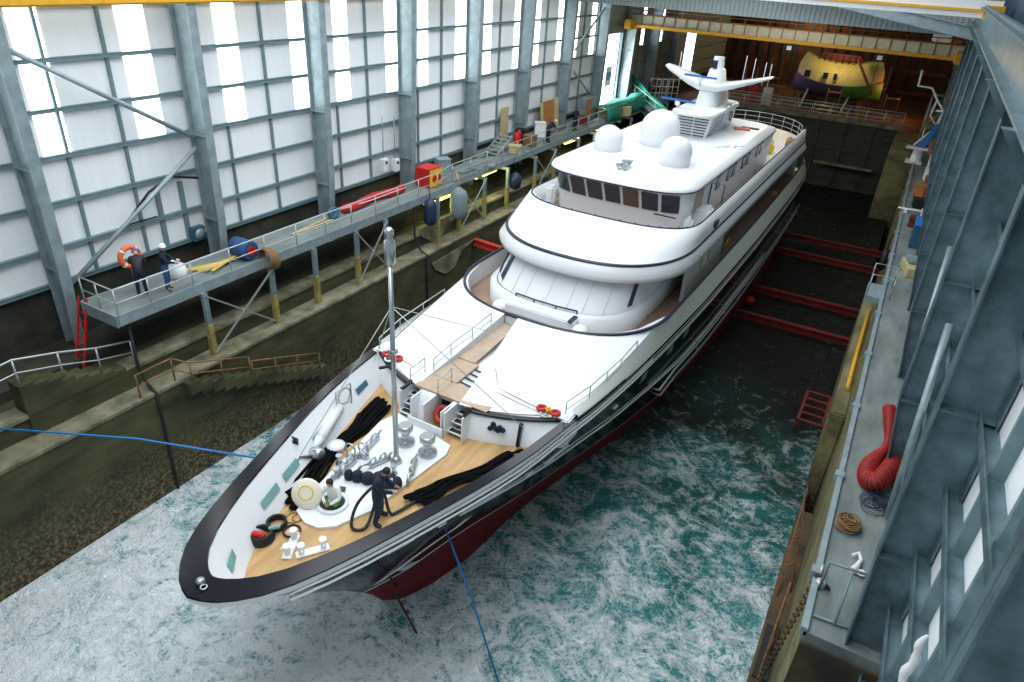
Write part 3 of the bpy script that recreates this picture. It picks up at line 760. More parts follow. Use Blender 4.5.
for x, y0, y1, z0, z1 in ((-3.0, 41.2, 42.0, 14.02, 14.1), (-2.6, 40.8, 42.1, 13.85, 14.02), (-1.2, 40.1, 42.3, 13.35, 13.65), (-.5, 39.9, 42.4, 13.15, 13.5), (.5, 39.9, 42.4, 13.15, 13.5), (1.2, 40.1, 42.3, 13.35, 13.65), (2.6, 40.8, 42.1, 13.85, 14.02), (3.0, 41.2, 42.0, 14.02, 14.1)):
    rows.append([(x, y0, z1 - .03), (x, y0 - .03, z0 + .03), (x, (y0 + y1) / 2, z0 - .02), (x, y1, z0 + .05), (x, y1, z1), (x, (y0 + y1) / 2, z1 + .03), (x, y0, z1 - .03)])
b = B(); b.loft(rows); cap_top(b, rows[0][:-1]); cap_top(b, rows[-1][:-1]); obj('radar_wing', b, 'gelcoat', yacht)
b = B(); shell(b, [pr(.48, 40.5, 41.9, 13.45), pr(.36, 40.6, 41.7, 14.2), pr(.28, 40.65, 41.5, 14.25), pr(.26, 40.7, 41.4, 14.85)]); cap_top(b, pr(.26, 40.7, 41.4, 14.85)); b.box((-.02, 40.62, 14.5), (.26, .1, .4), 1); obj('mast_head', b, ['gelcoat', 'trimline'], yacht)
for x, y, z, L in ((-.45, 39.7, 13.9, 1.9), (-1.05, 38.3, 12.75, 2.0)):
    b = B(); b.box((x, y, z), (L, .14, .1), 0, Matrix.Rotation(-.1, 3, 'Z'), .03); b.box((x, y, z - .14), (.22, .22, .2), 1)
    b.tube([(x, y, z - .2), (x, y + .2, z - .45)], .08, 8, 1); obj('radar_scanner', b, ['bluewood', 'gelcoat'], yacht)
for x in (-1.9, -2.3, 1.4, 1.9, 2.5, 2.8):
    b = B(); b.tube([(x, 41.6, 13.6), (x, 41.6, 15.3 - .2 * abs(x))], .018, 5); obj('whip_aerial', b, 'white', yacht)
# after part of the bridge deck
b = B(); ar = [(x, 104 + 8.6 - y, z) for x, y, z in superarc(3.9, 52.6, 4.5, 8.6, 2.4, 16)]
ar = [p for p in ar if p[1] > 54]
aft_arc = [(3.85 * math.sin(t), 53.5 + 4.2 * math.cos(t), 8.6) for t in [-1.35 + 2.7 * k / 10 for k in range(11)]]
rail(aft_arc, 1.0, 'aft_guard_rail', yacht, 'galv', 2, .022)
b = B(); b.prism([(3.85, 45)] + [(3.95 * math.sin(t), 53.5 + 4.4 * math.cos(t)) for t in [1.5 - 3. * k / 14 for k in range(15)]] + [(-3.85, 45)], .12, 0, 8.5); obj('aft_deck', b, 'gelcoat', yacht)
b = B(); b.box((.9, 49.0, 9.1), (3.6, 3.2, .16), 0, None, .05)
for x in (-.7, 2.5):
    for y in (47.7, 50.3): b.box((x, y, 8.83), (.1, .1, .5))
obj('aft_canopy_table', b, 'gelcoat', yacht)
b = B(); b.box((1.75, 42.5, 11.0), (.9, .7, .1), 0, Matrix.Rotation(.3, 3, 'Z')); b.box((2.1, 43.1, 11.0), (1., .3, .08), 1); obj('open_roof_hatch', b, ['red', 'black'], yacht)
for dx, dy in ((1.9, 36.6), (2.3, 37.2), (2.6, 37.3)):
    b = B(); b.lathe([(.12, 0), (.12, .12), (.04, .2)], (dx, dy, 10.96), 10); b.tube([(dx, dy, 11.05), (dx + .4, dy + .4, 11.07)], .03, 5); obj('roof_fitting', b, 'white', yacht)
# main deck aft: posts and dark recess behind an opening
for sd in (-1, 1):
    for y in (36, 41, 46, 51, 55.5):
        b = B(); b.box((sd * 4.2, y, 4.35), (.12, .5, 2.9), 0); obj('side_post', b, 'gelcoat_dim', yacht)
b = B(); b.bx(-4.0, 4.0, 55, 57.8, 5.8, 5.9); b.bx(-3.9, 3.9, 54.9, 55., 5.9, 8.1); obj('stern_deck', b, 'gelcoat_dim', yacht)
b = B(); b.tube([(4.25, 33.6, 6.98), (4.25, 34.2, 7.25), (4.25, 34.5, 6.98)], .06, 7); b.box((4.3, 45.2, 6.95), (.35, .3, .25), 0, None, .05); obj('rope_guard', b, 'ply', yacht)

# ------------------------------------------------------------------ DOCK
WX = -25.0; RX = 2.8; BAY = 6.65
LC = [11.5 - BAY + BAY * k for k in range(12)]      # column lines on the far (window) side
RC = [12.5 - BAY + BAY * k for k in range(10)]
b = B()
def water():
    bm = b.bm; bmesh.ops.create_grid(bm, x_segments=1, y_segments=1, size=1)
    for v in bm.verts: v.co = V((-10.1 + v.co.x * 10.9, 38 + v.co.y * 43, 0))
water(); wo = obj('water', b, 'water'); wo['kind'] = 'stuff'; wo['label'] = 'white and turquoise foaming water flooding the dry dock'; wo['category'] = 'water'
struct('floor', B().bx(-21.2, 1.4, -6, 81, -3.2, -3.), 'brown')
# stepped wall of the dock under the walkway
struct('wall_left', B().bx(-21.85, -20.85, -6, 79.5, -3, 4.4), 'dock')
struct('trim_1', B().bx(-21.8, -20.8, -6, 79.5, 4.4, 4.52), 'ledge')
struct('wall_left_upper', B().bx(-23.4, -21.8, -6, 79.5, -3, 5.2), 'dock')
struct('trim_2', B().bx(-22.5, -21.72, -6, 79.5, 5.2, 5.33), 'ledge')
struct('wall_left_back', B().bx(-25.3, -23.2, -6, 79.5, 0, 5.6), 'darkwall')
struct('wall_left_base', B().bx(-25.7, -25.0, -6, 59, 5.4, 7.8).bx(-25.7, -25.0, 59, 110, 5.4, 7.42), 'darkwall')
# joints and stains: black drain pipes down the dock wall
for y, x in ((11.9, -20.8), (28.4, -20.78)):
    b = B(); b.tube([(x, y, .0), (x, y, 4.5), (x - .5, y + .05, 4.7), (x - .9, y + .1, 5.4), (-21.7, y + .1, 7.2)], .055, 7)
    tag(obj('drain_pipe', b, 'black'), 'black drain pipe down the stepped dock wall ' + ('near the red ladder' if y < 20 else 'behind the yacht mast lantern'), 'pipe')
b = B()
for k in range(2):
    y0 = 28.9; z1 = 6.1 - 1.75 * k; x = -21.68 + .9 * k
    b.plate([(x, y0, z1 - .5), (x, y0 + 4.6, z1 - .35), (x, y0 + 3.0, z1 - .7), (x, y0 + 2.2, z1 - 1.5), (x, y0 + 1.3, z1 - 1.6), (x, y0 + .3, z1 - 1.0)], .04)
struct('trim_3', b, 'ledge')
# quay side
struct('wall_right', B().bx(1.2, 1.9, 12.25, 81, -3, 6.2), 'coping')
struct('wall_right_buttress', B().bx(.6, 1.2, 26.3, 40, -3, 3.9, bev=.08), 'coping')
struct('wall_right_buttress_far', B().bx(-.85, 1.2, 69.5, 79.5, -3, 6.2, bev=.08), 'coping')
struct('wall_right_shelf', B().bx(.6, 1.25, -6, 24.2, -3, .35), 'brown')
struct('floor_low', B().bx(1.2, 2.8, -6, 12.2, -.2, .4), 'brown')
struct('wall_right_foot', B().bx(1.9, 2.8, 12.2, 81, -3, 6.2), 'darkwall')
struct('floor_quay', B().bx(1.2, 2.8, 12.2, 100, 6.2, 6.5), 'quay')
b = B(); b.bx(1.12, 1.26, 12.2, 80, 6.38, 6.6)
for k in range(14): b.bx(1.05, 1.3, 14 + k * 4.2, 14.25 + k * 4.2, 6.36, 6.62)
struct('trim_4', b, 'steel')
# dock gate with walkway and handrails at the far end
g = thing('dock_gate', 'dark floating dock gate closing the far end behind the stern, handrails on top', 'dock gate', (-10, 78.3, -.6))
obj('gate_body', B().bx(-10.85, 9.1, -.6, .9, -3, 7.2), 'dark', g)
b = B(); b.bx(-10.85, 9.6, -.95, 1.1, 7.2, 7.4); b.bx(-10.85, 9.6, -1.0, -.93, 7.15, 7.45); obj('gate_walkway', b, 'ledge', g)
b = B()
for z in (1.5, 3.0, 4.5, 6.0): b.bx(-10.8, 9.1, -.72, -.6, z, z + .15)
for k in range(8): b.bx(-10.4 + k * 2.5, -10.25 + k * 2.5, -.75, -.6, -3, 7.2)
obj('gate_rib', b, 'brown', g)
for y in (-.85, 1.0): rail([(-10.7 + k * 1.68, y, 7.4) for k in range(13)], 1.1, 'gate_handrail', g, 'galv', 2, .035)
b = B(); b.box((0, 0, 0), (5.5, .6, .25), 0, None, .05); tag(obj('floating_fender_beam', b, 'ledge', None, (-4.6, 76.6, 2.6)), 'long pale timber fender beam fixed on the dark dock gate face', 'beam')
for x in (-8.6,): pass
# ------------------------------------------------------------------ WINDOW-SIDE WALL: liner panels, girts, mullions, rooflight strips, columns
struct('wall_left_liner', B().bx(WX - .12, WX, -6, 59.0, 7.8, 20.5), 'panel')
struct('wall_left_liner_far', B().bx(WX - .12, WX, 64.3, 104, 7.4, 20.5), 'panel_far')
GZ = [7.85, 9.1, 10.65, 12.2, 13.7, 15.25, 16.9, 18.6]
for i, z in enumerate(GZ):
    b = B(); b.bx(WX, WX + .2, -6, 58.9, z - .03, z + .03); b.bx(WX + .17, WX + .2, -6, 58.9, z - .1, z + .03)
    b.bx(WX, WX + .2, 64.5, 104, z - .03, z + .03); struct('trim_%d' % (10 + i), b, 'girt')
# mullions per bay (fractions); short ones stop at the fourth girt
k = 20
for j, yc in enumerate(LC[:-1]):
    fr = [(.25, 20, .05), (.57, 20, .05)] if j == 1 else ([(.62, 20, .05)] if j else [(.3, 20, .05), (.6, 20, .05)])
    if j >= 2: fr.append((.27, 12.2, .04))
    if j == 1: fr += [(.7, 10.3, .09), (.86, 10.3, .09)]
    b = B()
    for f, zt, w in fr:
        y = yc + BAY * f
        if 58.8 < y < 64.6: continue
        b.bx(WX + .0, WX + .12, y - w, y + w, 7.85, zt)
    struct('trim_%d' % k, b, 'girt'); k += 1
# daylight strips let into the liner
strips = [(12.5 - .1, 13.35), (15.95, 17.05), (20.0, 21.05), (23.9, 24.85), (26.7, 27.7), (30.55, 31.5), (33.4, 34.3), (37.1, 38.2), (40.3, 41.2), (44.2, 45.1), (47., 47.9), (50.8, 51.7), (53.6, 54.5), (57.0, 57.9), (5.8, 6.8), (9.4, 10.4), (69, 70), (74.5, 75.5)]
for i, (a, c) in enumerate(strips):
    z0 = 12.24
    b = B(); b.bx(WX - .02, WX + .015, a, c, z0, 20.4); o = struct('window_%d' % (i + 1), b, 'sky')
# open door full of daylight near the far end
b = B(); b.bx(WX - .5, WX - .45, 58.6, 64.8, 7.4, 13.6); struct('window_30', b, 'sky')
b = B(); b.bx(WX - .02, WX + .02, 84.6, 88.2, 7.6, 13.2); struct('window_31', b, 'sky')
b = B(); b.bx(WX - .1, WX + .1, 58.9, 59.1, 7.4, 13.8); b.bx(WX - .1, WX + .1, 64.2, 64.4, 7.4, 13.8); b.bx(WX - .1, WX + .15, 58.9, 64.4, 13.6, 14.2); struct('door_1', b, 'girt')
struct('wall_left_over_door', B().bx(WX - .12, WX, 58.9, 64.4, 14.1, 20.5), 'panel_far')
b = B(); b.bx(-.02, .0, -.7, .7, 0, 1.7); b.bx(-.0, .01, -.5, .5, .5, 1.2, 1)
tag(obj('banner_sheet', b, ['white', 'bluewood'], None, (WX - .2, 62.6, 9.1)), 'small blue and white sheet hung in the bright open side door', 'sheet')

def column(name, y, side, wallx, base_in, kink_in, top_in, z0, zk, z1, label, group, m, hy=.19):
    """tapered portal column: web in the x-z plane, inner and outer flange"""
    t = thing(name, label, 'steel column', (wallx, y, z0), 0, group)
    f = lambda x: x - wallx
    ki, bi, ti = f(kink_in), f(base_in), f(top_in); H = z1 - z0; K = zk - z0
    b = B(); b.plate([(0, .01, 0), (bi, .01, 0), (ki, .01, K), (ti, .01, H), (0, .01, H)], .02); obj('web', b, m, t)
    b = B(); s = side * .03
    for (xa, za), (xb, zb) in (((bi, 0), (ki, K)), ((ki, K), (ti, H))):
        b.plate([(xa, -hy, za), (xa, hy, za), (xb, hy, zb), (xb, -hy, zb)], .035)
    obj('inner_flange', b, m, t)
    b = B(); b.bx(-.02 if side > 0 else -.02, .02, -hy, hy, 0, H); obj('outer_flange', b, m, t)
    b = B()
    for z in (K, K + 3.5): b.bx(0, ki, -hy * .9, hy * .9, z - .015, z + .015)
    obj('stiffener', b, m, t)
    b = B(); b.bx(min(0, bi) - .05, max(0, bi) + .05, -hy - .05, hy + .05, -.04, .02); obj('base_plate', b, m, t)
    return t
whereL = ['nearest, almost out of view', 'rising beside the red ladder and orange ring', 'rising by the blue drum', 'between drum and long red bundle', 'beside the red cabinet', 'rising behind the red cabinet pallets', 'rising by the walkway steps', 'behind the plywood board', 'behind the dark overalled workers', 'framing the bright open door', 'beyond the bright open door', 'farthest, in the dim end of the hall']
for j, yc in enumerate(LC):
    column('steel_column', yc, 1, WX + .22, -24.25, -23.95, -23.75, 5.4, 8.6, 20, 'galvanised tapered column on the window wall, ' + whereL[j], 'columns along the window wall', 'steel')
whereR = ['nearest, cutting the lower corner', 'with the white cloth lying at its foot', 'with the big red hose at its foot', 'just past the red hose', 'beside the quay box', 'beside the dark blue bin', 'beside the brown crates', 'behind the red bin', 'behind the white davit', 'farthest, past the davit']
for j, yc in enumerate(RC):
    column('steel_column', yc + (.25 if j == 0 else 0), -1, RX - .05, 2.3, 1.9 + (.05 if j == 0 else 0), 1.72 + (.12 if j == 0 else 0), 6.5 if j > 1 else .4, 9.1, 17.3, 'galvanised tapered column on the quay wall, ' + whereR[j], 'columns along the quay wall', 'steel_r', .2)
# quay-side wall: cladding, deep girts, mullions, pale lights between them
struct('wall_right_cladding', B().bx(RX, RX + .12, -6, 104, 0, 7.7).bx(RX, RX + .12, -6, 104, 14.1, 21), 'steel_r')
struct('wall_right_liner', B().bx(RX, RX + .12, -6, 104, 7.7, 14.1), 'panel')
for i, z in enumerate((2.3, 4.1, 5.9, 7.7, 9.3, 10.9, 12.5, 14.1, 15.7)):
    b = B(); b.bx(RX - .32, RX, -6, 104, z - .02, z + .02); b.bx(RX - .32, RX - .29, -6, 104, z - .02, z + .16); struct('trim_%d' % (50 + i), b, 'steel_r')
b = B()
for j in range(9):
    for f in (.25, .5, .75): b.bx(RX - .2, RX, RC[0] + BAY * (j + f) - .06, RC[0] + BAY * (j + f) + .06, .4, 17.2)
struct('trim_70', b, 'girt')
# slanting pipe and struts between quay columns
for y, q in ((18.2, 0), (24.8, 1)):
    b = B(); b.tube([(2.5, y - 1.2, 6.62), (2.32, y + .7, 11.6)], .09, 10)
    tag(obj('slanting_pipe', b, 'steel'), 'pale slanting tube between quay columns ' + ('above the red hose' if q == 0 else 'beyond the red hose'), 'pipe')
# crane runway on both sides
b = B(); b.ibeam((1.55, -1, 17.75), (1.6, 56, 17.75), .5, .9, .05); b.bx(1.5, 1.62, 2, 56, 18.2, 18.3)
rw = obj('crane_runway', b, 'steel_r'); tag(rw, 'long grey crane runway beam on the quay column heads', 'runway beam')
b = B()
for yc in RC[1:8]:
    b.plate([(1.15, yc - .15, 17.28), (1.72, yc - .15, 17.28), (1.72, yc - .15, 16.5)], -.3)
obj('runway_bracket', b, 'steel_r', rw)
b = B(); b.ibeam((-23.85, -1, 17.05), (-23.85, 50, 17.05), .3, .3, .05); b.bx(-23.75, -23.65, -1, 50, 16.93, 17.2)
rl = obj('crane_runway', b, 'yellow'); tag(rl, 'yellow crane rail running along the window wall near its head', 'runway beam')
struct('wall_right_upper', B().bx(RX - .1, RX, -6, 60, 17.2, 23), 'bluedark')
# travelling crane in the far hall
cr = thing('overhead_crane', 'long yellow travelling crane with pale girder panels spanning the far hall', 'crane', (-11, 63.5, 14.15))
b = B(); b.bx(-13, 13, -.15, .15, .3, 1.05); obj('girder', b, 'crane_grey', cr)
b = B(); b.bx(-13.1, 13.1, -.35, .35, .05, .3); b.bx(-13.1, -12.5, -1.4, 1.4, -.1, .7, bev=.05); b.bx(12.5, 13.1, -1.4, 1.4, -.1, .7, bev=.05); obj('bottom_flange', b, 'yellow', cr)
b = B(); b.bx(-13, 13, -.3, .3, 1.05, 1.14)
for k in range(27): b.bx(-13 + k, -12.94 + k, -.22, -.15, .3, 1.08)
b.tube([(-13, -.5, 1.5), (13, -.5, 1.5)], .03, 5)
for k in range(14): b.tube([(-13 + 2 * k, -.5, 1.05), (-13 + 2 * k, -.5, 1.5)], .025, 5)
obj('crane_handrail', b, 'railbrown', cr)
b = B(); b.box((7.6, -.3, -.25), (.9, .7, .6), 0, None, .08); b.tube([(7.6, -.3, -.5), (7.4, -.3, -5.2)], .02, 5); b.box((7.6, -.68, -.25), (.35, .06, .3), 1); obj('hoist', b, ['black', 'white'], cr)
b = B(); b.box((0.9, -.3, -.25), (.9, .7, .6), 0, None, .08); b.box((.9, -.68, -.25), (.35, .06, .3), 1); obj('hoist_block', b, ['black', 'white'], cr)
b = B(); b.box((11.3, 0, 1.7), (1.3, .8, 1.0), 0, None, .06); b.box((12.2, .1, 1.5), (.8, .7, .6), 1); obj('crane_drive', b, ['white', 'railbrown'], cr)
# end of the near hall: pale-blue rafter, ribbed gable sheet, near crane girder
b = B(); b.ibeam((-24.9, 50, 16.9), (-11, 50, 18.6), .4, .6, .06); b.ibeam((-11, 50, 18.6), (2.75, 50, 16.55), .4, .6, .06); rf = obj('roof_rafter', b, 'steel'); tag(rf, 'blue grey steel rafter crossing the hall under the ribbed gable sheet', 'rafter')
b = B()
for k in range(92): b.bx(-25 + .3 * k, -24.84 + .3 * k, 51.0, 51.06, 16.45, 18.6)
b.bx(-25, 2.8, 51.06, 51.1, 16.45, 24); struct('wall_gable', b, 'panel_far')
b = B(); b.bx(-14, 2.2, 41.8, 42.2, 17.75, 18.5); nc = obj('near_crane_girder', b, 'white'); tag(nc, 'pale crane girder with a yellow rail crossing under the hall roof', 'crane')
b = B(); b.bx(-14, 2.2, 41.7, 41.8, 18.0, 18.12); b.bx(1.5, 2.3, 41.2, 42.8, 17.7, 18.3); obj('crane_rail', b, 'yellow', nc)
# far hall shell
struct('wall_back', B().bx(-26, 5, 104, 104.3, -1, 22), 'rust_wall')
b = B()
for k in range(19): b.bx(-25 + 1.5 * k, -24.6 + 1.5 * k, 103.7, 104, 6, 16)
struct('trim_80', b, 'dark')
struct('ceiling', B().bx(-26, 5, 51.2, 104.5, 18.4, 18.7), 'dark')
struct('floor_far', B().bx(-26, 5, 79.4, 104.5, 5.6, 6.0), 'rust_wall')
struct('wall_left_yard', B().bx(-28, -20.85, 62, 80, 5.2, 5.6), 'darkwall')
for i, z in enumerate((7.2, 9.6)):
    b = B(); b.bx(-8 + i, 2.0, 99.5 - i, 99.8 - i, z, z + .4); struct('trim_%d' % (81 + i), b, 'rust_wall')

# ------------------------------------------------------------------ WINDOW-SIDE WALKWAY
wk = thing('walkway', 'long galvanised walkway on stilts along the window wall, handrail on the dock side', 'walkway', (-22.4, 11.0, 4.5))
def wl(x, y, z): return (x + 22.4, y - 11.0, z - 4.5)
def wb(bb, x0, x1, y0, y1, z0, z1, mi=0): a = wl(x0, y0, z0); c = wl(x1, y1, z1); bb.bx(a[0], c[0], a[1], c[1], a[2], c[2], mi)
b = B(); wb(b, -23.5, -21.5, 11.6, 29.6, 7.42, 7.5); wb(b, -23.5, -21.5, 29.6, 32.2, 7.42, 7.5); wb(b, -23.6, -21.9, 32.2, 72, 7.42, 7.5); wb(b, -24.7, -23.4, 38, 60, 7.42, 7.5)
obj('deck_grating', b, 'quay', wk)
b = B(); wb(b, -21.5, -21.44, 11.6, 32.2, 7.16, 7.58); wb(b, -21.9, -21.84, 32.2, 72, 7.16, 7.56); wb(b, -23.5, -21.5, 11.54, 11.6, 7.1, 7.55); wb(b, -23.56, -23.5, 11.6, 60, 7.2, 7.55); obj('edge_channel', b, 'steel', wk)
rp = [(x, y, 7.5) for x, y in [(-23.4, 11.65), (-22.5, 11.65), (-21.5, 11.65)] + [(-21.5, 12.9 + 1.75 * k) for k in range(11)] + [(-21.9, 32.4 + 1.9 * k) for k in range(19)]]
rail([wl(*p) for p in rp], 1.0, 'walkway_handrail', wk, 'galv', 1, .024)
PY = [14.9, 18.2, 20.7, 23.5, 25.7, 30.2, 32.6, 35.4, 38.2, 42.0, 45.0, 49, 52, 56, 60, 65, 70]
for i, y in enumerate(PY):
    x = -21.35 if y < 32 else -21.5
    b = B(); b.ibeam(wl(x, y, 4.5), wl(x, y, 7.2), .16, .18, .02, 0, (0, 1, 0)); b.ibeam(wl(x, y, 7.1), wl(-23.5, y, 7.1), .12, .14, .02)
    p = obj('stilt', b, 'steel', wk)
    b = B(); a = wl(x, y, 4.5); b.bx(a[0] - .1, a[0] + .1, a[1] - .11, a[1] + .11, a[2], a[2] + 1.35); obj('stained_foot', b, 'ochre_post', p)
for a, c in ((14.9, 18.2), (23.5, 25.7), (32.6, 35.4), (42., 45.)):
    b = B(); x = -21.3 if a < 32 else -21.45
    b.bar(wl(x, a, 7.1), wl(x, c, 4.6), .06, .06); b.bar(wl(x + .05, c, 7.1), wl(x + .05, a, 4.6), .06, .06); obj('cross_brace', b, 'galv', wk)
# steps down and rusty handrails along the stepped wall
b = B()
for k in range(9): b.bx(-22.4, -21.72, 8.2 + k * .42, 8.62 + k * .42, 4.5, 6.4 - .14 * k)
for k in range(14): b.bx(-20.86, -20.45, 13.0 + k * .5, 13.5 + k * .5, 3.9 - .2 * k, 4.4 - .2 * k)
struct('wall_left_steps', b, 'dock')
def rail_thing(pts, label, m, h=.95): return tag(rail(pts, h, 'handrail', None, m, 1, .028), label, 'handrail')
rail_thing([(-21.85, 6.2, 6.1), (-21.85, 7.2, 6.25), (-21.85, 8.3, 6.35), (-21.85, 9.6, 6.0), (-21.85, 10.8, 5.6), (-21.85, 12.0, 5.33)], 'grey handrail on the upper dock step at the foot of the red ladder', 'galv')
rail_thing([(-20.95, 11.4, 4.52), (-20.95, 12.8, 4.52), (-20.5, 13.2, 4.3), (-20.5, 14.5, 3.8), (-20.5, 15.8, 3.3)], 'rusty handrail at the head of the wet stone steps', 'rust_tube')
rail_thing([(-20.5, 15.9, 3.2), (-20.5, 17.1, 2.75), (-20.5, 18.3, 2.3), (-20.5, 19.6, 1.8)], 'rusty handrail lower down the wet stone steps', 'rust_tube', .8)
lad = thing('ladder', 'red steel ladder leaning from the dock step up to the walkway end', 'ladder', (-23.3, 10.75, 5.33))
b = B(); b.bar((-.05, 0, 0), (-.5, .95, 2.3), .05, .07); b.bar((.4, 0, 0), (-.05, .95, 2.3), .05, .07); obj('stile', b, 'red', lad)
for k in range(8):
    t = (k + .6) / 8.4; b = B(); b.tube([(-.05 - .45 * t, .95 * t, 2.3 * t), (.4 - .45 * t, .95 * t, 2.3 * t)], .02, 6); obj('rung', b, 'red', lad)

# big diagonal braces on the window wall
for p, q, lab in (((-24.4, 11.7, 15.8), (-24.3, 17.8, 12.04), 'upper diagonal tube brace across the window wall panels'), ((-24.3, 17.75, 11.66), (-24.3, 11.5, 7.7), 'lower diagonal tube brace ending above the red ladder'),
                  ((-24.4, 59.0, 16.3), (-24.4, 53.0, 12.9), 'diagonal tube brace high up beyond the plywood board'), ((-24.4, 53.2, 11.3), (-24.4, 57.9, 8.5), 'diagonal tube brace low down by the bright open door')):
    b = B(); b.tube([p, q], .085, 10); tag(obj('wall_brace', b, 'steel'), lab, 'brace')
b = B(); b.tube([(-24.8, 14.6, 9.3), (-24.6, 15.6, 10.3), (-24.6, 16.6, 10.7), (-24.5, 17.8, 10.4)], .05, 7); b.tube([(-24.85, 14.5, 9.2), (-24.85, 15.9, 9.2)], .03, 6); tag(obj('cable_conduit', b, 'black'), 'black cable sagging between wall mullions above the orange ring', 'cable')
fb = thing('wall_fan', 'small blue grey fan box on the window wall right of the white helmet man', 'fan', (-24.9, 17.5, 7.75))
b = B(); b.bx(0, .3, -.3, .3, 0, .6, bev=.03); obj('housing', b, 'bluegrey', fb)
b = B(); b.lathe([(.24, .3), (.25, .34), (.05, .36)], (0, 0, .3), 16, axis='x'); obj('grille', b, 'steel', fb)
lb = thing('lifebuoy', 'orange ring lifebuoy with pale bands hung above the walkway end', 'lifebuoy', (-23.75, 13.8, 8.45))
R = Matrix.Rotation(PI / 2, 3, 'Y')
b = B(); b.torus((0, 0, 0), .36, .1, 0, 32, 10, R); obj('ring', b, 'orange', lb)
for k in range(4):
    a = PI / 4 + PI / 2 * k; pts = [(0, .36 * math.cos(a + t), .36 * math.sin(a + t)) for t in (-.1, 0, .1)]
    b = B(); b.tube(pts, .108, 10); obj('pale_band', b, 'white', lb)
b = B(); b.tube([(-.05, 0, -1.0), (-.05, 0, -.3)], .03, 6); obj('bracket', b, 'steel', lb)

# ------------------------------------------------------------------ PEOPLE
def person(label, loc, rz, pose, cols, hat=None, s=1., bulk=1.22):
    J = dict(pel=(0, 0, .93), sp=(0, 0, 1.12), ch=(0, .01, 1.34), nk=(0, .0, 1.5), hd=(0, -.02, 1.58),
             hl=(-.1, 0, .88), kl=(-.12, -.03, .5), al=(-.13, .03, .09), tl=(-.15, -.15, .04),
             hr=(.1, 0, .88), kr=(.12, -.03, .5), ar=(.13, .03, .09), tr=(.15, -.15, .04),
             sl=(-.19, 0, 1.42), el=(-.27, .03, 1.15), wl=(-.25, -.12, .94), fl=(-.24, -.16, .88),
             sr=(.19, 0, 1.42), er=(.27, .03, 1.15), wr=(.25, -.12, .94), fr=(.24, -.16, .88))
    J.update(pose); FACE = J.pop('face', (0, -1, 0))
    E = [('pel', 'sp', 0), ('sp', 'ch', 0), ('ch', 'nk', 0), ('nk', 'hd', 2), ('pel', 'hl', 1), ('hl', 'kl', 1), ('kl', 'al', 1), ('al', 'tl', 3),
         ('pel', 'hr', 1), ('hr', 'kr', 1), ('kr', 'ar', 1), ('ar', 'tr', 3), ('ch', 'sl', 0), ('sl', 'el', 0), ('el', 'wl', 0), ('wl', 'fl', 2), ('ch', 'sr', 0), ('sr', 'er', 0), ('er', 'wr', 0), ('wr', 'fr', 2)]
    RAD = dict(pel=.135, sp=.125, ch=.15, nk=.06, hd=.06, hl=.1, kl=.07, al=.05, tl=.045, hr=.1, kr=.07, ar=.05, tr=.045, sl=.075, el=.05, wl=.035, fl=.032, sr=.075, er=.05, wr=.035, fr=.032)
    names = list(J); me = bpy.data.meshes.new('person'); me.from_pydata([J[k] for k in names], [(names.index(a), names.index(c)) for a, c, _ in E], [])
    o = bpy.data.objects.new('tmp', me); C.objects.link(o)
    sk = o.modifiers.new('s', 'SKIN'); sk.use_smooth_shade = True
    for i, k in enumerate(names):
        d = me.skin_vertices[0].data[i]; d.radius = (RAD[k] * bulk, RAD[k] * bulk * (.74 if k in ('pel', 'sp', 'ch') else 1)); d.use_root = (k == 'pel')
    ss = o.modifiers.new('u', 'SUBSURF'); ss.levels = 1; ss.render_levels = 1
    bpy.context.view_layer.update()
    ev = o.evaluated_get(bpy.context.evaluated_depsgraph_get()); m2 = bpy.data.meshes.new_from_object(ev)
    bb = B(); bb.bm.from_mesh(m2); bpy.data.objects.remove(o)
    def dseg(p, a, c):
        a = V(a); c = V(c); t = max(0, min(1, (p - a).dot(c - a) / (c - a).length_squared)); return (p - a.lerp(c, t)).length
    for f_ in bb.bm.faces:
        p = f_.calc_center_median(); best = min(E, key=lambda e: dseg(p, J[e[0]], J[e[1]]) / ((RAD[e[0]] + RAD[e[1]]))); f_.material_index = best[2]; f_.smooth = True
    up = (V(J['hd']) - V(J['nk'])); up = up.normalized(); hc = V(J['hd']) + up * .1
    fw = V(FACE).normalized(); fw = (fw - up * fw.dot(up)).normalized(); sd = fw.cross(up)
    HR = Matrix((sd, -fw, up)).transposed()
    prof = [(.03, -.125), (.06, -.11), (.078, -.06), (.088, 0), (.084, .06), (.06, .1), (.02, .12)]
    bb.lathe(prof, hc, 14, 2, R=HR)
    bb.box(hc + HR @ V((0, -.095, -.01)), (.025, .03, .04), 2, HR)
    for x in (-.033, .033): bb.box(hc + HR @ V((x, -.083, .02)), (.022, .012, .01), 4, HR)
    bb.box(hc + HR @ V((0, -.083, -.055)), (.045, .01, .008), 4, HR)
    for x in (-.088, .088): bb.box(hc + HR @ V((x, 0, -.005)), (.015, .035, .05), 2, HR)
    for w_, f_ in (('wl', 'fl'), ('wr', 'fr')):
        d = (V(J[f_]) - V(J[w_])).normalized(); s_ = d.cross(V((0, 1, .3))).normalized(); n_ = s_.cross(d)
        c = V(J[f_]) + d * .02
        for k, L in enumerate((.06, .07, .075, .065)):
            a = c + s_ * (-.027 + .018 * k); bb.tube([a - d * .02, a + d * L * .5, a + d * L * .9 - n_ * .02], [.009, .0085, .007], 5, 2)
        bb.tube([V(J[w_]) + s_ * .03, V(J[w_]) + s_ * .055 + d * .04, V(J[w_]) + s_ * .055 + d * .075], [.01, .009, .008], 5, 2)
    po = obj('person', bb, [M[c_] for c_ in cols] + [M['hair']], None)
    po.location = loc; po.rotation_euler = (0, 0, rz); po.scale = (s, s, s); tag(po, label, 'person')
    b2 = B()
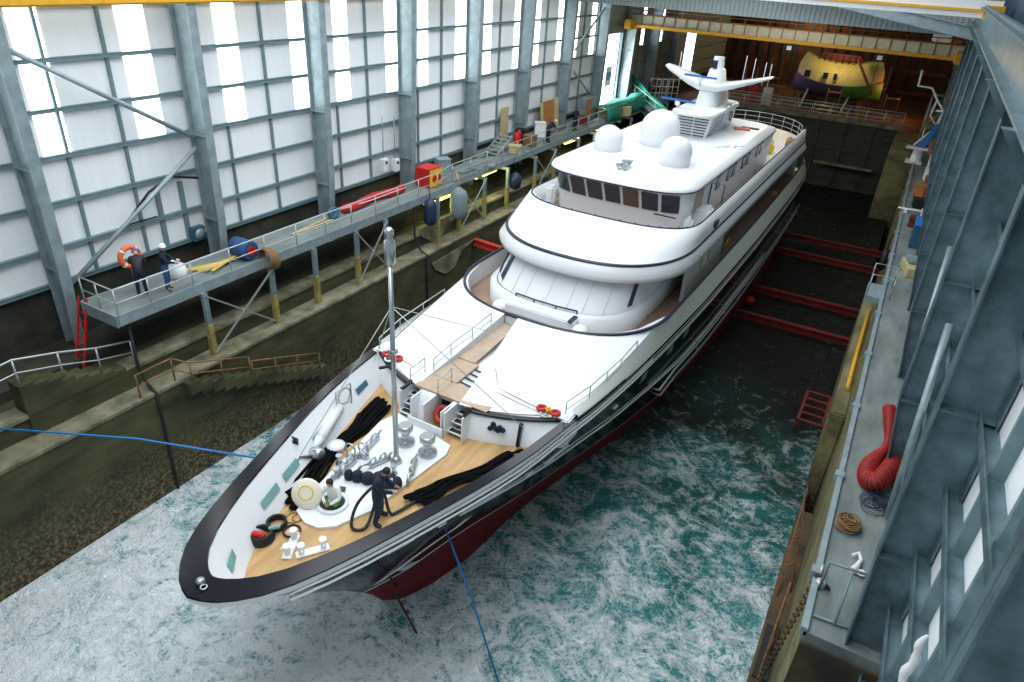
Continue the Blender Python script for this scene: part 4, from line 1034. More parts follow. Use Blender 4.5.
    if hat:
        b2.lathe([(.135, .0), (.128, .02), (.112, .03), (.108, .07), (.08, .115), (.02, .13)], hc + HR @ V((0, -.01, .02)), 16, 0, R=HR); obj('hard_hat', b2, hat, po)
    else:
        b2.lathe([(.093, -.03), (.098, .02), (.092, .07), (.066, .11), (.02, .13)], hc + HR @ V((0, .012, .0)), 14, 0, R=HR); obj('hair', b2, 'hair', po)
    return po
bend = dict(sp=(0, -.08, 1.1), ch=(0, -.24, 1.26), nk=(0, -.36, 1.36), hd=(0, -.43, 1.4), sl=(-.19, -.28, 1.33), sr=(.19, -.28, 1.33), el=(-.25, -.42, 1.1), er=(.25, -.42, 1.1), wl=(-.14, -.58, 1.0), wr=(.14, -.58, 1.0), fl=(-.1, -.63, .96), fr=(.1, -.63, .96), face=(0, -.7, -.7))
reach = dict(el=(-.24, -.16, 1.2), er=(.24, -.16, 1.2), wl=(-.14, -.38, 1.12), wr=(.14, -.38, 1.12), fl=(-.12, -.45, 1.1), fr=(.12, -.45, 1.1))
DK = ['navycloth', 'navycloth', 'skin', 'black']
person('man in white hard hat, dark jacket and jeans standing on the walkway end', (-22.05, 14.0, 7.5), 2.3, reach, ['navycloth', 'denim', 'skin', 'ply'], 'white')
person('man in blue hard hat and black overalls bending beside the orange lifebuoy', (-22.4, 13.2, 7.5), -2.2, bend, ['black', 'navycloth', 'skin', 'black'], 'bluewood')
person('worker in dark overalls bending over near the plywood board on the walkway', (-22.2, 45.0, 7.5), 2.6, bend, DK, 'white')
person('worker in dark overalls standing upright beyond the plywood board', (-22.4, 49.9, 7.5), 1.2, reach, DK)
person('worker in blue overalls standing behind the green net near the radar wing', (-23.3, 69.0, 7.5), 1.8, {}, ['denim', 'denim', 'skin', 'black'], 'white')
x, y, z = yw(1.15, 10.75, 5.2)
person('man in navy overalls standing on the teak foredeck pulling the black hose', (x, y, z), 2.0, dict(ch=(0, -.08, 1.33), nk=(0, -.13, 1.48), hd=(0, -.18, 1.55), face=(0, -1, -.5), sl=(-.19, -.08, 1.41), sr=(.19, -.08, 1.41), kl=(-.14, -.05, .5), al=(-.2, .05, .09), tl=(-.23, -.13, .04), kr=(.14, -.02, .5), ar=(.2, .0, .09), tr=(.24, -.18, .04), **{k: v for k, v in reach.items() if k[0] != 's'}), DK, None, 1.1, 1.4)
x, y, z = yw(-.32, 10.55, 4.62)
person('dark haired man in a white shirt sitting in the round deck hatch', (x, y, z), .3, dict(pel=(0, .05, .72), hl=(-.1, .02, .68), hr=(.1, .02, .68), kl=(-.13, -.2, .6), kr=(.13, -.2, .6), al=(-.13, -.22, .2), ar=(.13, -.22, .2), tl=(-.14, -.32, .16), tr=(.14, -.32, .16), sp=(0, .03, .88), ch=(0, -.02, 1.08), nk=(0, -.05, 1.24), hd=(0, -.08, 1.32), sl=(-.18, -.02, 1.17), sr=(.18, -.02, 1.17), el=(-.26, -.12, .95), er=(.26, -.12, .95), wl=(-.1, -.3, .88), wr=(.1, -.3, .88), fl=(-.05, -.35, .87), fr=(.05, -.35, .87)), ['whitecloth', 'greenhull', 'skin', 'black'], None, 1.05)

# ------------------------------------------------------------------ LOOSE THINGS ON THE FOREDECK
def rope_pile(path, n, w, label, loops=.4):
    """a long rope flaked up and down along a path"""
    P = [V(p) for p in path]; pts = []
    def at(t, o):
        i = min(int(t * (len(P) - 1)), len(P) - 2); u = t * (len(P) - 1) - i; p = P[i].lerp(P[i + 1], u); d = (P[i + 1] - P[i]).normalized(); return p + V((-d.y, d.x, 0)) * o, d
    for k in range(n):
        ts = [j / 7 for j in range(8)]
        if k % 2: ts = ts[::-1]
        o = (k * 2 / (n - 1) - 1) * w; zz = .04 + .05 * (k % 3) + .04 * (1 - abs(k * 2 / (n - 1) - 1))
        for t in ts:
            pinch = .55 + .45 * abs(2 * t - 1) ** 1.5; p, d = at(t, o * pinch + random.uniform(-.05, .05) + .07 * math.sin(t * 7)); pts.append(V((p.x, p.y, p.z + zz)))
        e, d = at(ts[-1], o + w / (n - 1)); sg = 1 if ts[-1] > .5 else -1; L = loops * random.uniform(.5, 1.15)
        nx = V((-d.y, d.x, 0))
        for a in (.3, .75): pts.append(V((e.x, e.y, e.z + zz)) + d * sg * L + nx * (a - .5) * .22)
    # smooth
    sm = []
    for i in range(len(pts) - 1):
        a = pts[max(i - 1, 0)]; p, q = pts[i], pts[i + 1]; c = pts[min(i + 2, len(pts) - 1)]
        for u in (0, .33, .66): sm.append(.5 * ((2 * p) + (q - a) * u + (2 * a - 5 * p + 4 * q - c) * u * u + (3 * p - a - 3 * q + c) * u ** 3))
    b = B(); b.tube(sm, .052, 6); return tag(obj('mooring_rope', b, 'rope'), label, 'rope')
rope_pile([yw(*p) for p in ((-2.25, 14.3, 5.2), (-2.15, 13.6, 5.2), (-2.0, 12.8, 5.2), (-1.8, 11.7, 5.2), (-1.6, 10.7, 5.2))], 13, .38, 'thick black mooring rope flaked along the teak beside the boarding crane', .85)
rope_pile([yw(*p) for p in ((2.75, 14.9, 5.2), (2.35, 13.9, 5.2), (1.95, 13.0, 5.2), (1.7, 12.4, 5.2))], 12, .3, 'thick black mooring rope flaked along the teak toward the standing man', .6)
b = B(); b.tube(curve([yw(*p) for p in ((1.75, 12.5, 5.3), (1.55, 11.9, 5.28), (1.4, 11.3, 5.27), (1.25, 11.1, 5.3), (.95, 11.2, 5.9), (.8, 11.0, 6.1), (.6, 10.5, 5.7), (.75, 10.1, 5.3), (1.05, 10.3, 5.27), (.95, 10.8, 5.6), (.85, 10.95, 6.0))]), .045, 7)
tag(obj('hose', b, 'black'), 'black hose looping up from the deck into the standing man hands', 'hose')
b = B(); c = V(yw(.1, 11.75, 5.42))
for dx, dy, r in ((-.75, -.1, .14), (-.5, -.05, .18), (-.2, 0, .2), (.1, .08, .25), (.4, .12, .27), (.62, .15, .18)):
    b.lathe([(r * .5, -.18), (r * .95, -.08), (r, 0), (r * .8, .14), (r * .3, .2)], c + V((dx, dy * 2, 0)), 12)
tag(obj('canvas_bundle', b, 'navycloth'), 'crumpled navy canvas bundle on the white plinth behind the standing man', 'bundle')
b = B(); c = V(yw(-.5, 11.0, 5.35)); b.box(c, (.3, .25, .06), 0, Matrix.Rotation(.4, 3, 'Z'), .02); tag(obj('tool_tray', b, 'fender_b'), 'small dark tool tray beside the sitting man on the plinth', 'tray')
# cable reel with red cap near the bow
cr2 = thing('hose_reel', 'coiled black hose with a red nozzle box lying near the bow bitts', 'hose reel', yw(-.95, 8.55, 5.2))
b = B()
for k in range(4): b.torus((-.02, 0, .05 + .06 * k), .3 - .015 * k, .045, 0, 24, 6)
for k in range(3): b.torus((-.05, .55, .05 + .06 * k), .24, .04, 0, 22, 6)
b.torus((.45, .6, .05), .22, .03, 0, 20, 6); obj('coil', b, 'black', cr2)
b = B(); b.box((.02, -.12, .28), (.36, .16, .14), 0, Matrix.Rotation(.3, 3, 'Z'), .03); obj('red_box', b, 'red', cr2)
b = B(); b.box((.15, .3, .26), (.3, .12, .08), 0, Matrix.Rotation(.9, 3, 'Z'), .02); obj('teal_strap', b, 'tealglass', cr2)
b = B(); c = V(yw(-.85, 9.55, 5.22)); b.torus(c, .2, .012, 0, 20, 5); b.torus(c + V((.1, .06, .01)), .15, .012, 0, 20, 5); tag(obj('thin_cable', b, 'rust_tube'), 'thin brown cable coiled on the teak by the open hatch lid', 'cable')
b = B(); b.tube([yw(-2.55, 11.3, 6.0), yw(-2.4, 11.0, 5.7), yw(-2.3, 10.8, 5.35)], .07, 7); b.box(yw(-2.55, 11.3, 6.0), (.35, .2, .3), 0, None, .08); tag(obj('blue_cover', b, 'fender_b'), 'dark blue cloth hung on the bulwark by the boarding crane', 'cloth')
for (xx, yy), lab in (((-3.0, 16.5), 'red and yellow strap bundle on the break near the foremast'), ((3.2, 16.75), 'red and yellow strap bundle on the break by the starboard corner')):
    t = thing('strap_bundle', lab.replace('starboard ', 'far '), 'straps', yw(xx, yy, 6.2))
    b = B(); b.torus((-.25, 0, .1), .13, .06, 0, 14, 6); b.torus((.25, 0, .1), .13, .06, 0, 14, 6); obj('red_strap', b, 'red', t)
    b = B(); b.box((0, 0, .12), (.2, .22, .2), 0, None, .06); obj('yellow_clip', b, 'yellowc', t)
    b = B(); b.torus((0, -.1, .04), .2, .04, 0, 16, 6); obj('white_line', b, 'white', t)
b = B(); b.torus(yw(-.02, 15.4, 5.6), .24, .1, 0, 24, 8, Matrix.Rotation(.9, 3, 'X')); tag(obj('ring_float', b, 'hose'), 'orange ring float stuffed in the locker between the deck stairs', 'lifebuoy')
b = B()
for k in range(6): b.lathe([(.05, -.07), (.1, 0), (.05, .09)], V(yw(1.75 + .09 * k, 15.55 + .04 * (k % 2), 5.7 + .08 * ((k * 2) % 3))), 8)
tag(obj('navy_cloth', b, 'navycloth'), 'navy cloth draped on the white break wall beside the stairs', 'cloth')
for pts, lab in (([yw(-2.55, 9.9, 6.3), (-16.5, 8.6, 6.4), (-21.9, 6.35, 6.0)], 'blue mooring line from the bow to the dock steps'), ([yw(2.35, 12.1, 4.75), (-7.3, 12.0, 2.6), (-5.6, 11.4, -.3)], 'blue mooring line slanting from the hull into the foam')):
    b = B(); b.tube(pts, .03, 6); tag(obj('mooring_line', b, 'bluerope'), lab, 'rope')
b = B(); b.tube([(-10.15, 11.55, 2.7), (-9.6, 11.5, 1.3), (-8.9, 11.6, -.1)], .035, 6)
for k in range(7): b.torus(V((-10.15, 11.55, 2.7)).lerp(V((-8.9, 11.6, 0)), .1 + k * .12), .06, .02, 0, 10, 5, Matrix.Rotation(PI / 2 * (k % 2), 3, 'X'))
tag(obj('anchor_chain', b, 'brown'), 'rusty chain hanging from the stem into the water', 'chain')
b = B()
for k in range(5): b.box(V(yw(2.0 + .35 * (k % 3), 47 + .7 * k, 8.95)), (.7, .8, .6), 0, Matrix.Rotation(k, 3, 'Z'), .12)
tag(obj('yellow_sheeting', b, 'yellowc'), 'crumpled bright yellow sheeting on the after deck', 'sheeting')
b = B(); b.box(V(yw(3.6, 51, 8.9)), (.4, 1.8, .7), 0, Matrix.Rotation(.1, 3, 'Z'), .1); tag(obj('ochre_cover', b, 'ply'), 'ochre cover hanging over the after deck side', 'cover')
b = B(); b.bx(-1.2, .4, -.5, .5, 0, .12); tag(obj('dark_hatch_board', b, 'red', None, yw(1.2, 47, 9.2)), 'dark red board lying on the white after deck canopy', 'board')

# ------------------------------------------------------------------ THINGS ON AND UNDER THE WALKWAY
def cask(name, label, cat, loc, r, h, m, ax='z', bands=None):
    t = thing(name, label, cat, loc); R = None
    b = B(); b.lathe([(r * .9, 0), (r, .03), (r, h * .33), (r * 1.04, h * .34), (r, h * .36), (r, h * .66), (r * 1.04, h * .67), (r, h * .69), (r, h - .03), (r * .9, h)], (0, 0, 0), 22, axis=ax); obj('drum_body', b, m, t)
    if bands: b = B(); b.lathe([(r * .5, h), (r * .5, h + .05)], (0, 0, 0), 16, axis=ax); obj('cap', b, bands, t)
    return t
cask('oil_drum', 'blue drum lying on its side on the walkway by the straw coil', 'drum', (-22.75, 17.7, 7.92), .4, .95, 'denim', 'x', 'red')
b = B()
for k in range(9): b.torus((-21.42, 18.0 + .05 * k, 7.6 - .02 * k), .4 + .01 * (k % 3), .05, 0, 22, 6, Matrix.Rotation(PI / 2 - .1 * (k % 2), 3, 'X'))
tag(obj('straw_rope_coil', b, 'brownrope'), 'brown fibrous rope coil hung over the walkway rail beside the blue drum', 'rope coil')
b = B(); b.lathe([(.3, 0), (.36, .2), (.3, .5), (.12, .62), (.16, .7)], (-22.7, 14.9, 7.5), 14); tag(obj('white_sack', b, 'white'), 'white sack standing on the walkway right of the white helmet man', 'sack')
for k in range(5):
    b = B(); b.box((-22.7 + .12 * k, 16.4 + .1 * k, 7.53 + .03 * k), (.12, 2.0, .04), 0, Matrix.Rotation(.15 * k - .3, 3, 'Z')); o = obj('timber_plank', b, 'paleply' if k % 2 else 'yellowc')
    tag(o, 'loose thin planks lying on the walkway beyond the white sack', 'plank', 'planks beyond the white sack')
for k in range(2):
    b = B(); b.box((-22.6 - .2 * k, 22.0, 7.54), (.1, 2.6, .05), 0, Matrix.Rotation(.1 * k, 3, 'Z')); tag(obj('timber_plank', b, 'paleply'), 'pale planks lying on the walkway just past the blue drum', 'plank', 'planks past the blue drum')
b = B(); b.tube([(-22.9 + .12 * math.sin(k), 24.3 + .52 * k, 7.72) for k in range(10)], [.2 + .03 * (k % 2) for k in range(10)], 10)
rb = tag(obj('red_tarpaulin_roll', b, 'red'), 'long rolled red tarpaulin lying along the walkway rail', 'tarpaulin')
b = B(); b.tube([(-22.7, 24.0, 7.85), (-22.6, 26, 7.8), (-22.6, 29, 7.8)], .02, 5); obj('lashing', b, 'whitecloth', rb)
b = B(); b.torus((-22.8, 23.5, 7.75), .2, .09, 0, 18, 8, Matrix.Rotation(1.2, 3, 'Y')); b.torus((-22.8, 23.7, 7.75), .22, .06, 0, 18, 8, Matrix.Rotation(1.2, 3, 'Y')); tag(obj('teal_hose_coil', b, 'bluegrey'), 'teal hose coil at the near end of the red roll', 'hose coil')
cb = thing('hydrant_cabinet', 'red cabinet with a yellow front on the walkway past the red roll', 'cabinet', (-22.55, 31.0, 7.5))
b = B(); b.bx(-.5, .5, -.6, .6, 0, 1.05, bev=.03); obj('body', b, 'red', cb)
b = B(); b.bx(.5, .53, -.58, .58, .05, .98); obj('yellow_door', b, 'yellowc', cb)
b = B(); b.lathe([(.18, 0), (.18, .03)], (.53, -.2, .5), 16, axis='x'); b.lathe([(.18, 0), (.18, .03)], (.53, .25, .5), 16, axis='x'); obj('emblem', b, 'red', cb)
for nm, x, y, lab in (('control_box', -24.6, 29.6, 'upper white control box on the wall above the red roll end'), ('control_box', -24.6, 30.6, 'lower white control box hung by the column behind the red cabinet')):
    t = thing(nm, lab, 'box', (x, y, 8.2 if y < 30 else 8.0)); b = B(); b.bx(-.12, .2, -.2, .2, 0, .7, bev=.02); obj('case', b, 'white', t); b = B(); b.lathe([(.08, .2), (.07, .25)], (0, 0, .5), 12, axis='x'); obj('dial', b, 'black', t)
    b = B(); b.tube([(0, 0, .7), (0, 0, 3)], .03, 6); obj('feed_pipe', b, 'steel', t)
def fender(label, loc, r, L, m):
    t = thing('fender', label, 'fender', loc)
    b = B(); b.lathe([(.03, 0), (r * .6, .06), (r * .92, .22), (r, .5), (r, L - .4), (r * .8, L - .15), (r * .35, L), (.05, L + .06)], (0, 0, 0), 20); obj('fender_body', b, m, t)
    b = B(); b.tube([(0, 0, L), (-.05, 0, L + .45), (-.2, 0, L + .9)], .025, 6); obj('lanyard', b, 'yellowc' if 'grey' in label else 'black', t)
fender('dark navy inflatable fender hanging under the walkway bend', (-21.15, 29.2, 5.9), .36, 1.5, 'fender_b')
fender('large grey covered fender hanging beside the navy one', (-20.95, 31.7, 5.65), .5, 1.8, 'fender_g')
fender('small dark round fender hanging under the walkway before the stairs', (-21.2, 38.7, 5.7), .4, 1.1, 'fender_b')
# strip lamps under the walkway
for (x, y, z), lab in (((-22.3, 31.4, 6.6), 'glowing yellow strip lamp between the navy and grey fenders'), ((-22.5, 36.9, 6.9), 'glowing yellow strip lamp under the walkway past the grey fender'), ((-22.5, 49.6, 6.8), 'glowing yellow strip lamp under the walkway below the two dark workers'), ((-22.5, 55.5, 6.9), 'farthest glowing yellow strip lamp under the walkway')):
    t = thing('strip_lamp', lab, 'lamp', (x, y, z)); b = B(); b.box((0, 0, .13), (.35, 2.6, .1)); obj('lamp_case', b, 'steel', t)
    b = B(); b.box((.1, 0, 0), (.24, 2.5, .18), 0, None, .05); obj('lamp_tube', b, 'stripglow', t)
    b = B(); b.tube([(0, 0, .1), (0, 0, 7.42 - z)], .02, 5); obj('hanger', b, 'steel', t)
# clutter by the walkway steps
st = thing('metal_steps', 'short flight of metal steps from the walkway up to the pale door', 'steps', (-23.3, 38.9, 7.5))
for k in range(6): b = B(); b.bx(-.45, .45, .34 * k, .34 * k + .26, .17 * k + .1, .17 * k + .15); obj('tread', b, 'steel', st)
for x in (-.45, .45): b = B(); b.bar((x, 0, .05), (x, 2.05, 1.0), .05, .2); obj('stringer', b, 'galv', st)
dr = thing('timber_door', 'narrow pale timber door standing at the head of the metal steps', 'door', (-24.7, 42.9, 7.55))
b = B(); b.bx(0, .08, -.5, .5, 0, 2.3); obj('leaf', b, 'paleply', dr); b = B(); b.tube([(.1, .3, 1.2), (.16, .3, 1.2), (.16, .3, 1.35)], .02, 6); obj('handle', b, 'galv', dr)
for k, (x, y) in enumerate(((-22.9, 41.6), (-23.15, 42.3))):
    t = thing('fire_extinguisher', ('nearer' if k == 0 else 'farther') + ' red fire extinguisher standing past the metal steps', 'extinguisher', (x, y, 7.5))
    b = B(); b.lathe([(.2, 0), (.21, .05), (.21, .95), (.15, 1.1), (.06, 1.18)], (0, 0, 0), 16); obj('cylinder', b, 'red', t); b = B(); b.box((0, 0, 1.25), (.08, .2, .1)); b.tube([(0, .08, 1.2), (.2, .15, 1.0), (.24, .1, .5)], .02, 6); obj('valve', b, 'black', t)
pb = thing('plywood_board', 'large orange brown plywood board with pale edge leaning on the window wall', 'board', (-24.0, 48.9, 7.5))
b = B(); b.box((-.25, 0, 1.05), (.08, 1.9, 2.1), 0, Matrix.Rotation(-.1, 3, 'Y')); obj('sheet', b, 'ply', pb); b = B(); b.box((-.2, 1.15, 1.1), (.3, .45, 2.2), 0, Matrix.Rotation(-.1, 3, 'Y')); b.box((-.2, -1.15, 1.05), (.1, .3, 2.1), 0, Matrix.Rotation(-.1, 3, 'Y')); obj('frame', b, 'paleply', pb)
b = B(); b.box((-23.7, 55.2, 8.35), (.8, 2.0, 1.7), 0, None, .04); b.box((-23.25, 54.2, 8.4), (.06, .9, 1.6), 1); tag(obj('site_locker', b, ['steel', 'ply']), 'grey green locker with a brown end beside the open door', 'locker')
for k, (x, y, h, m, lab) in enumerate(((-22.7, 43.2, .7, 'brownrope', 'brown cardboard carton beside the extinguishers'), (-23.6, 43.6, .9, 'black', 'black crate against the wall behind the brown carton'), (-22.4, 40.6, .5, 'paleply', 'pale carton at the near side of the extinguishers'), (-23.5, 46.2, 1.0, 'white', 'pale grey box beside the bending worker'), (-23.1, 52.6, .6, 'redbeam', 'dark red box past the upright worker'), (-23.2, 33.3, .9, 'steel', 'small grey bollard box just past the red cabinet'))):
    t = thing('storage_box', lab, 'box', (x, y, 7.5)); b = B(); b.box((0, 0, h / 2), (.8, .7, h), 0, Matrix.Rotation(.2 * k, 3, 'Z'), .03); obj('box_body', b, m, t)
    b = B(); b.box((0, 0, h + .02), (.84, .74, .05), 0, Matrix.Rotation(.2 * k, 3, 'Z')); obj('lid', b, m, t)
for k in range(3):
    b = B(); b.box((-22.6 + .25 * k, 34.5 + 1.1 * k, 7.56), (.9, 1.0, .12), 0, Matrix.Rotation(.2 * k, 3, 'Z')); tag(obj('pallet_board', b, 'quay'), 'flat grey boards on the walkway between red cabinet and steps', 'board', 'flat boards before the steps')
# green net, scaffold and barrels near the open door
b = B(); rows = []
for i in range(9):
    y = 55 + i * 1.2; rows.append([(-23.2 + .25 * math.sin(i * 1.3), y, 8.5 + .08 * math.sin(i * 2)), (-22.0, y, 8.65 + .1 * math.sin(i)), (-21.75, y, 8.0 + .15 * math.sin(i * 1.7)), (-21.8, y, 7.3 + .1 * math.cos(i))])
b.loft(rows); o = obj('green_net', b, 'green'); o.modifiers.new('t', 'SOLIDIFY').thickness = .04; tag(o, 'long sagging green net draped over the walkway rail', 'net')
b = B(); rows = []
for i in range(10):
    t = i / 9; p = V((-25.0, 67.5, 9.4)).lerp(V((-18.6, 61.3, 7.5)), t); rows.append([p + V((.1, .2, .3 + .08 * math.sin(i))), p + V((.5, -.3, -.2)), p + V((.7, -.6, -.9 + .1 * math.cos(i * 2))), p + V((.6, -.7, -1.9))])
b.loft(rows); o = obj('green_net', b, 'green'); o.modifiers.new('t', 'SOLIDIFY').thickness = .04; tag(o, 'bright green net hung on the gangway rail behind the radomes', 'net')
gw = thing('gangway_bridge', 'aluminium gangway slanting from the open door toward the yacht', 'gangway', (-21.8, 64.3, 7.4))
b = B(); b.bar((-3.2, 3.0, 1.0), (3.2, -3.2, -.2), 1.3, .12); obj('gangway_deck', b, 'quay', gw)
rail([(-3.6, 2.6, 1.0), (-1.6, .9, .65), (0, -.7, .35), (1.6, -2.2, .05), (2.8, -3.5, -.15)], 1.0, 'gangway_rail', gw, 'galv', 1, .03)
for k in range(4):
    x, y = -23.4 + .5 * k, 69.6 + .35 * k; t = thing('scaffold_frame', 'grey scaffold frame standing behind the green net gangway', 'scaffold', (x, y, 7.5), .2 * k, 'scaffold frames behind the green net')
    b = B(); b.tube([(0, 0, 0), (0, 0, 1.9)], .04, 6); b.tube([(1.0, 0, 0), (1.0, 0, 1.9)], .04, 6); obj('upright', b, 'white', t); b = B()
    for z in (.5, 1.1, 1.8): b.tube([(0, 0, z), (1.0, 0, z)], .035, 6)
    obj('ledger', b, 'white', t)
for k in range(6): b = B(); b.box((-24.3 + .5 * k, 57 + .8 * (k % 3), 7.85), (.3, 1.4, .3 + .1 * k), 0, Matrix.Rotation(.5 * k, 3, 'Z'), .03); tag(obj('timber_offcut', b, 'paleply' if k % 2 else 'brownrope'), 'yellowish timber offcuts heaped below the open door', 'timber', 'timber offcuts below the open door')

# ------------------------------------------------------------------ RED SHORES ACROSS THE WATER
for y, lab in ((40.4, 'nearest red shore beam between the yacht and the quay'), (45.0, 'second red shore beam from the near side'), (53.6, 'third red shore beam from the near side'), (57.6, 'farthest red shore beam between yacht and quay')):
    t = thing('shore_beam', lab, 'beam', (-2.8, y, .55))
    b = B(); b.ibeam((-3.5, 0, 0), (3.98, .1, 0), .34, .36, .07); obj('beam', b, 'redbeam', t)
    b = B(); b.box((-3.55, 0, 0), (.2, .7, .5), 0, None, .03); b.box((3.93, .1, 0), (.14, .7, .5)); obj('pad', b, 'redbeam', t)
t = thing('shore_beam', 'orange red shore beam between the stepped wall and the hull, behind the owner deck', 'beam', (-18.3, 33.6, 3.4))
b = B(); b.ibeam((-2.5, -.3, .4), (2.4, .6, -.3), .34, .36, .07); obj('beam', b, 'hose', t)
b = B(); b.lathe([(.05, -.3), (.28, -.15), (.32, 0), (.28, .15), (.06, .3)], (-5.7, 43.2, .35), 16); tag(obj('mooring_buoy', b, 'red'), 'red ball buoy floating beside the hull by the nearest shore beams', 'buoy')
struct('wall_right_end', B().bx(1.2, 2.8, 12.14, 12.24, -.2, 6.2), 'brown')
gt = thing('grating_frame', 'dark red steel grating standing in the water against the quay wall', 'grating', (0.0, 31.6, -.2))
b = B()
for x in (-.55, .55): b.bar((x, -1.4, .9), (x, 1.6, .9), .12, .12)
for k in range(5): b.bar((-.55, -1.35 + .72 * k, .9), (.55, -1.35 + .72 * k, .9), .14, .1)
b.bx(-.6, -.5, -1.4, -1.2, -1.5, .9); b.bx(-.6, -.5, 1.4, 1.6, -1.5, .9); obj('frame', b, 'redbeam', gt)

# ------------------------------------------------------------------ QUAY
hp = [(2.14, 22.7), (2.18, 22.2), (2.22, 21.6), (2.25, 21.1), (2.2, 20.4), (2.0, 19.7), (1.82, 18.9), (1.84, 18.3), (2.06, 18.1), (2.28, 18.6), (2.45, 19.3), (2.52, 20.0), (2.55, 20.8)]
pts = []; rr = []
for i in range(len(hp) - 1):
    for k in range(7):
        u = k / 7; a = V(hp[max(i - 1, 0)]); p = V(hp[i]); q = V(hp[i + 1]); c = V(hp[min(i + 2, len(hp) - 1)])
        w_ = .5 * ((2 * p) + (q - a) * u + (2 * a - 5 * p + 4 * q - c) * u * u + (3 * p - a - 3 * q + c) * u ** 3)
        s_ = (i + u) / (len(hp) - 1); base = interp(s_, [0, .12, .28, .36, .48, .6, 1], [.2, .17, .09, .12, .22, .25, .25])
        pts.append((w_.x, w_.y, 6.5 + base + .02 + (.25 if s_ > .62 and s_ < .7 else 0) * 0 + interp(s_, [0, .6, .75, 1], [0, 0, .22, .3]))); rr.append(base)
b = B(); b.tube(pts, [q_ * .93 for q_ in rr], 18, 1)
for i in range(0, len(pts) - 1):
    d = (V(pts[i + 1]) - V(pts[i])).normalized(); b.torus(pts[i], rr[i] * .97, .017, 0, 20, 5, d.to_track_quat('Z', 'Y').to_matrix())
tag(obj('ventilation_hose', b, ['hose', 'hose_fold_shade']), 'fat corrugated red ventilation hose coiled on the quay at a column foot', 'hose')
b = B()
for k in range(16): b.torus((1.62 + random.uniform(-.12, .12), 16.25 + random.uniform(-.15, .15), 6.54 + .012 * k), random.uniform(.12, .3), .02, 0, 16, 5, Matrix.Rotation(random.uniform(-.2, .2), 3, 'X'))
tag(obj('rope_coil', b, 'brownrope'), 'tangled tan rope coil lying on the quay short of the red hose', 'rope')
b = B()
for k in range(14): b.torus((2.25 + random.uniform(-.2, .15), 17.6 + random.uniform(-.3, .3), 6.53 + .01 * k), random.uniform(.18, .36), .012, 0, 18, 4)
tag(obj('cable_tangle', b, 'fender_b'), 'dark tangle of thin cables on the quay under the red hose', 'cable')
b = B(); b.tube([(1.85, 15.1, 6.6), (1.98, 15.25, 6.62), (2.06, 15.05, 6.6), (1.98, 14.75, 6.6), (1.9, 14.55, 6.6)], [.04, .05, .05, .07, .09], 8); b.box((2.1, 14.6, 6.6), (.22, .2, .12), 0, Matrix.Rotation(.5, 3, 'Z'), .05); tag(obj('white_rag', b, 'whitecloth'), 'white rag curled on the quay near its barrier rails', 'rag')
br = thing('barrier_rail', 'dark tube barrier rails across the near end of the quay', 'barrier', (1.8, 13.6, 6.5))
b = B()
for y in (0, -.9): b.tube([(-.5, y, .05 if y else .9), (.55, y + .1, .05 if y else .9)], .035, 7)
b.tube([(-.5, 0, 0), (-.5, 0, .9)], .035, 7); b.tube([(.55, .1, 0), (.55, .1, .9)], .035, 7); b.tube([(0, 0, .9), (-.05, -.9, .05)], .03, 6); obj('tubes', b, 'girt', br)
ch = thing('mooring_chain', 'heavy rusty chain running from the quay edge shackle down to the low shelf', 'chain', (1.2, 13.6, 6.5))
def chainpts(a, c, n, sag=0.): return [V(a).lerp(V(c), k / n) - V((0, 0, sag * math.sin(PI * k / n))) for k in range(n + 1)]
b = B()
for k, p in enumerate(chainpts((0, .3, .1), (-.4, 1.2, -6.05), 44)): b.torus(p, .07, .024, 0, 10, 5, Matrix.Rotation(PI / 2 * (k % 2) + .3, 3, 'Z') @ Matrix.Rotation(PI / 2, 3, 'X'))
for k, p in enumerate(chainpts((0, .3, .12), (.25, .1, .05), 5)): b.torus(p, .07, .024, 0, 10, 5, Matrix.Rotation(PI / 2 * (k % 2), 3, 'X'))
obj('links', b, 'brown', ch)
b = B(); b.torus((.05, .5, .12), .14, .04, 0, 18, 6, Matrix.Rotation(PI / 2, 3, 'Y')); b.lathe([(.12, 0), (.12, .18), (.06, .2)], (.1, .1, 0), 12); obj('shackle', b, 'galv', ch)
for k, (a, c, e, lab) in enumerate((((.72, 19.2, .35), (.62, 23.4, 2.2), (1.1, 19.6, .35), 'rusty angle frame leaning on the low shelf by the foam'), ((1.0, 16.6, .35), (.95, 18.6, 1.7), (.85, 15.4, .35), 'rusty bent bar on the low shelf nearer the chain'))):
    b = B(); b.tube([a, c, e], .035, 6)
    for t_ in (.25, .5): b.tube([V(a).lerp(V(c), t_), V(e).lerp(V(c), t_)], .03, 6)
    tag(obj('rusty_frame', b, 'rust_tube'), lab, 'frame')
b = B(); b.bx(.68, 1.12, 15.6, 17.8, .36, .42); tag(obj('dark_mat', b, 'black'), 'dark rubber mat on the low rusty shelf', 'mat')
gr = thing('quay_gate', 'small tube gate at the quay edge above the yellow pipe', 'gate', (1.0, 33.0, 6.5))
b = B(); b.tube([(-.45, 0, 0), (-.45, 0, 1.0), (.5, 0, 1.0), (.5, 0, 0)], .03, 6); b.tube([(-.45, 1.6, 0), (-.45, 1.6, 1.0), (.5, 1.6, 1.0), (.5, 1.6, 0)], .03, 6); obj('gate_tubes', b, 'galv', gr); b = B(); b.bx(-.5, .3, -.1, 1.7, -.3, -.02); obj('gate_ledge', b, 'steel', gr)
b = B(); b.tube([(.95, 28.4, 3.99), (.95, 32, 3.99), (.98, 37.5, 3.99)], .09, 10); tag(obj('yellow_pipe', b, 'yellow'), 'yellow pipe lying on the concrete buttress below the quay edge', 'pipe')
bx_ = thing('carton', 'blue topped pale box on the quay short of the dark blue bin', 'box', (2.2, 37.4, 6.5), .2)
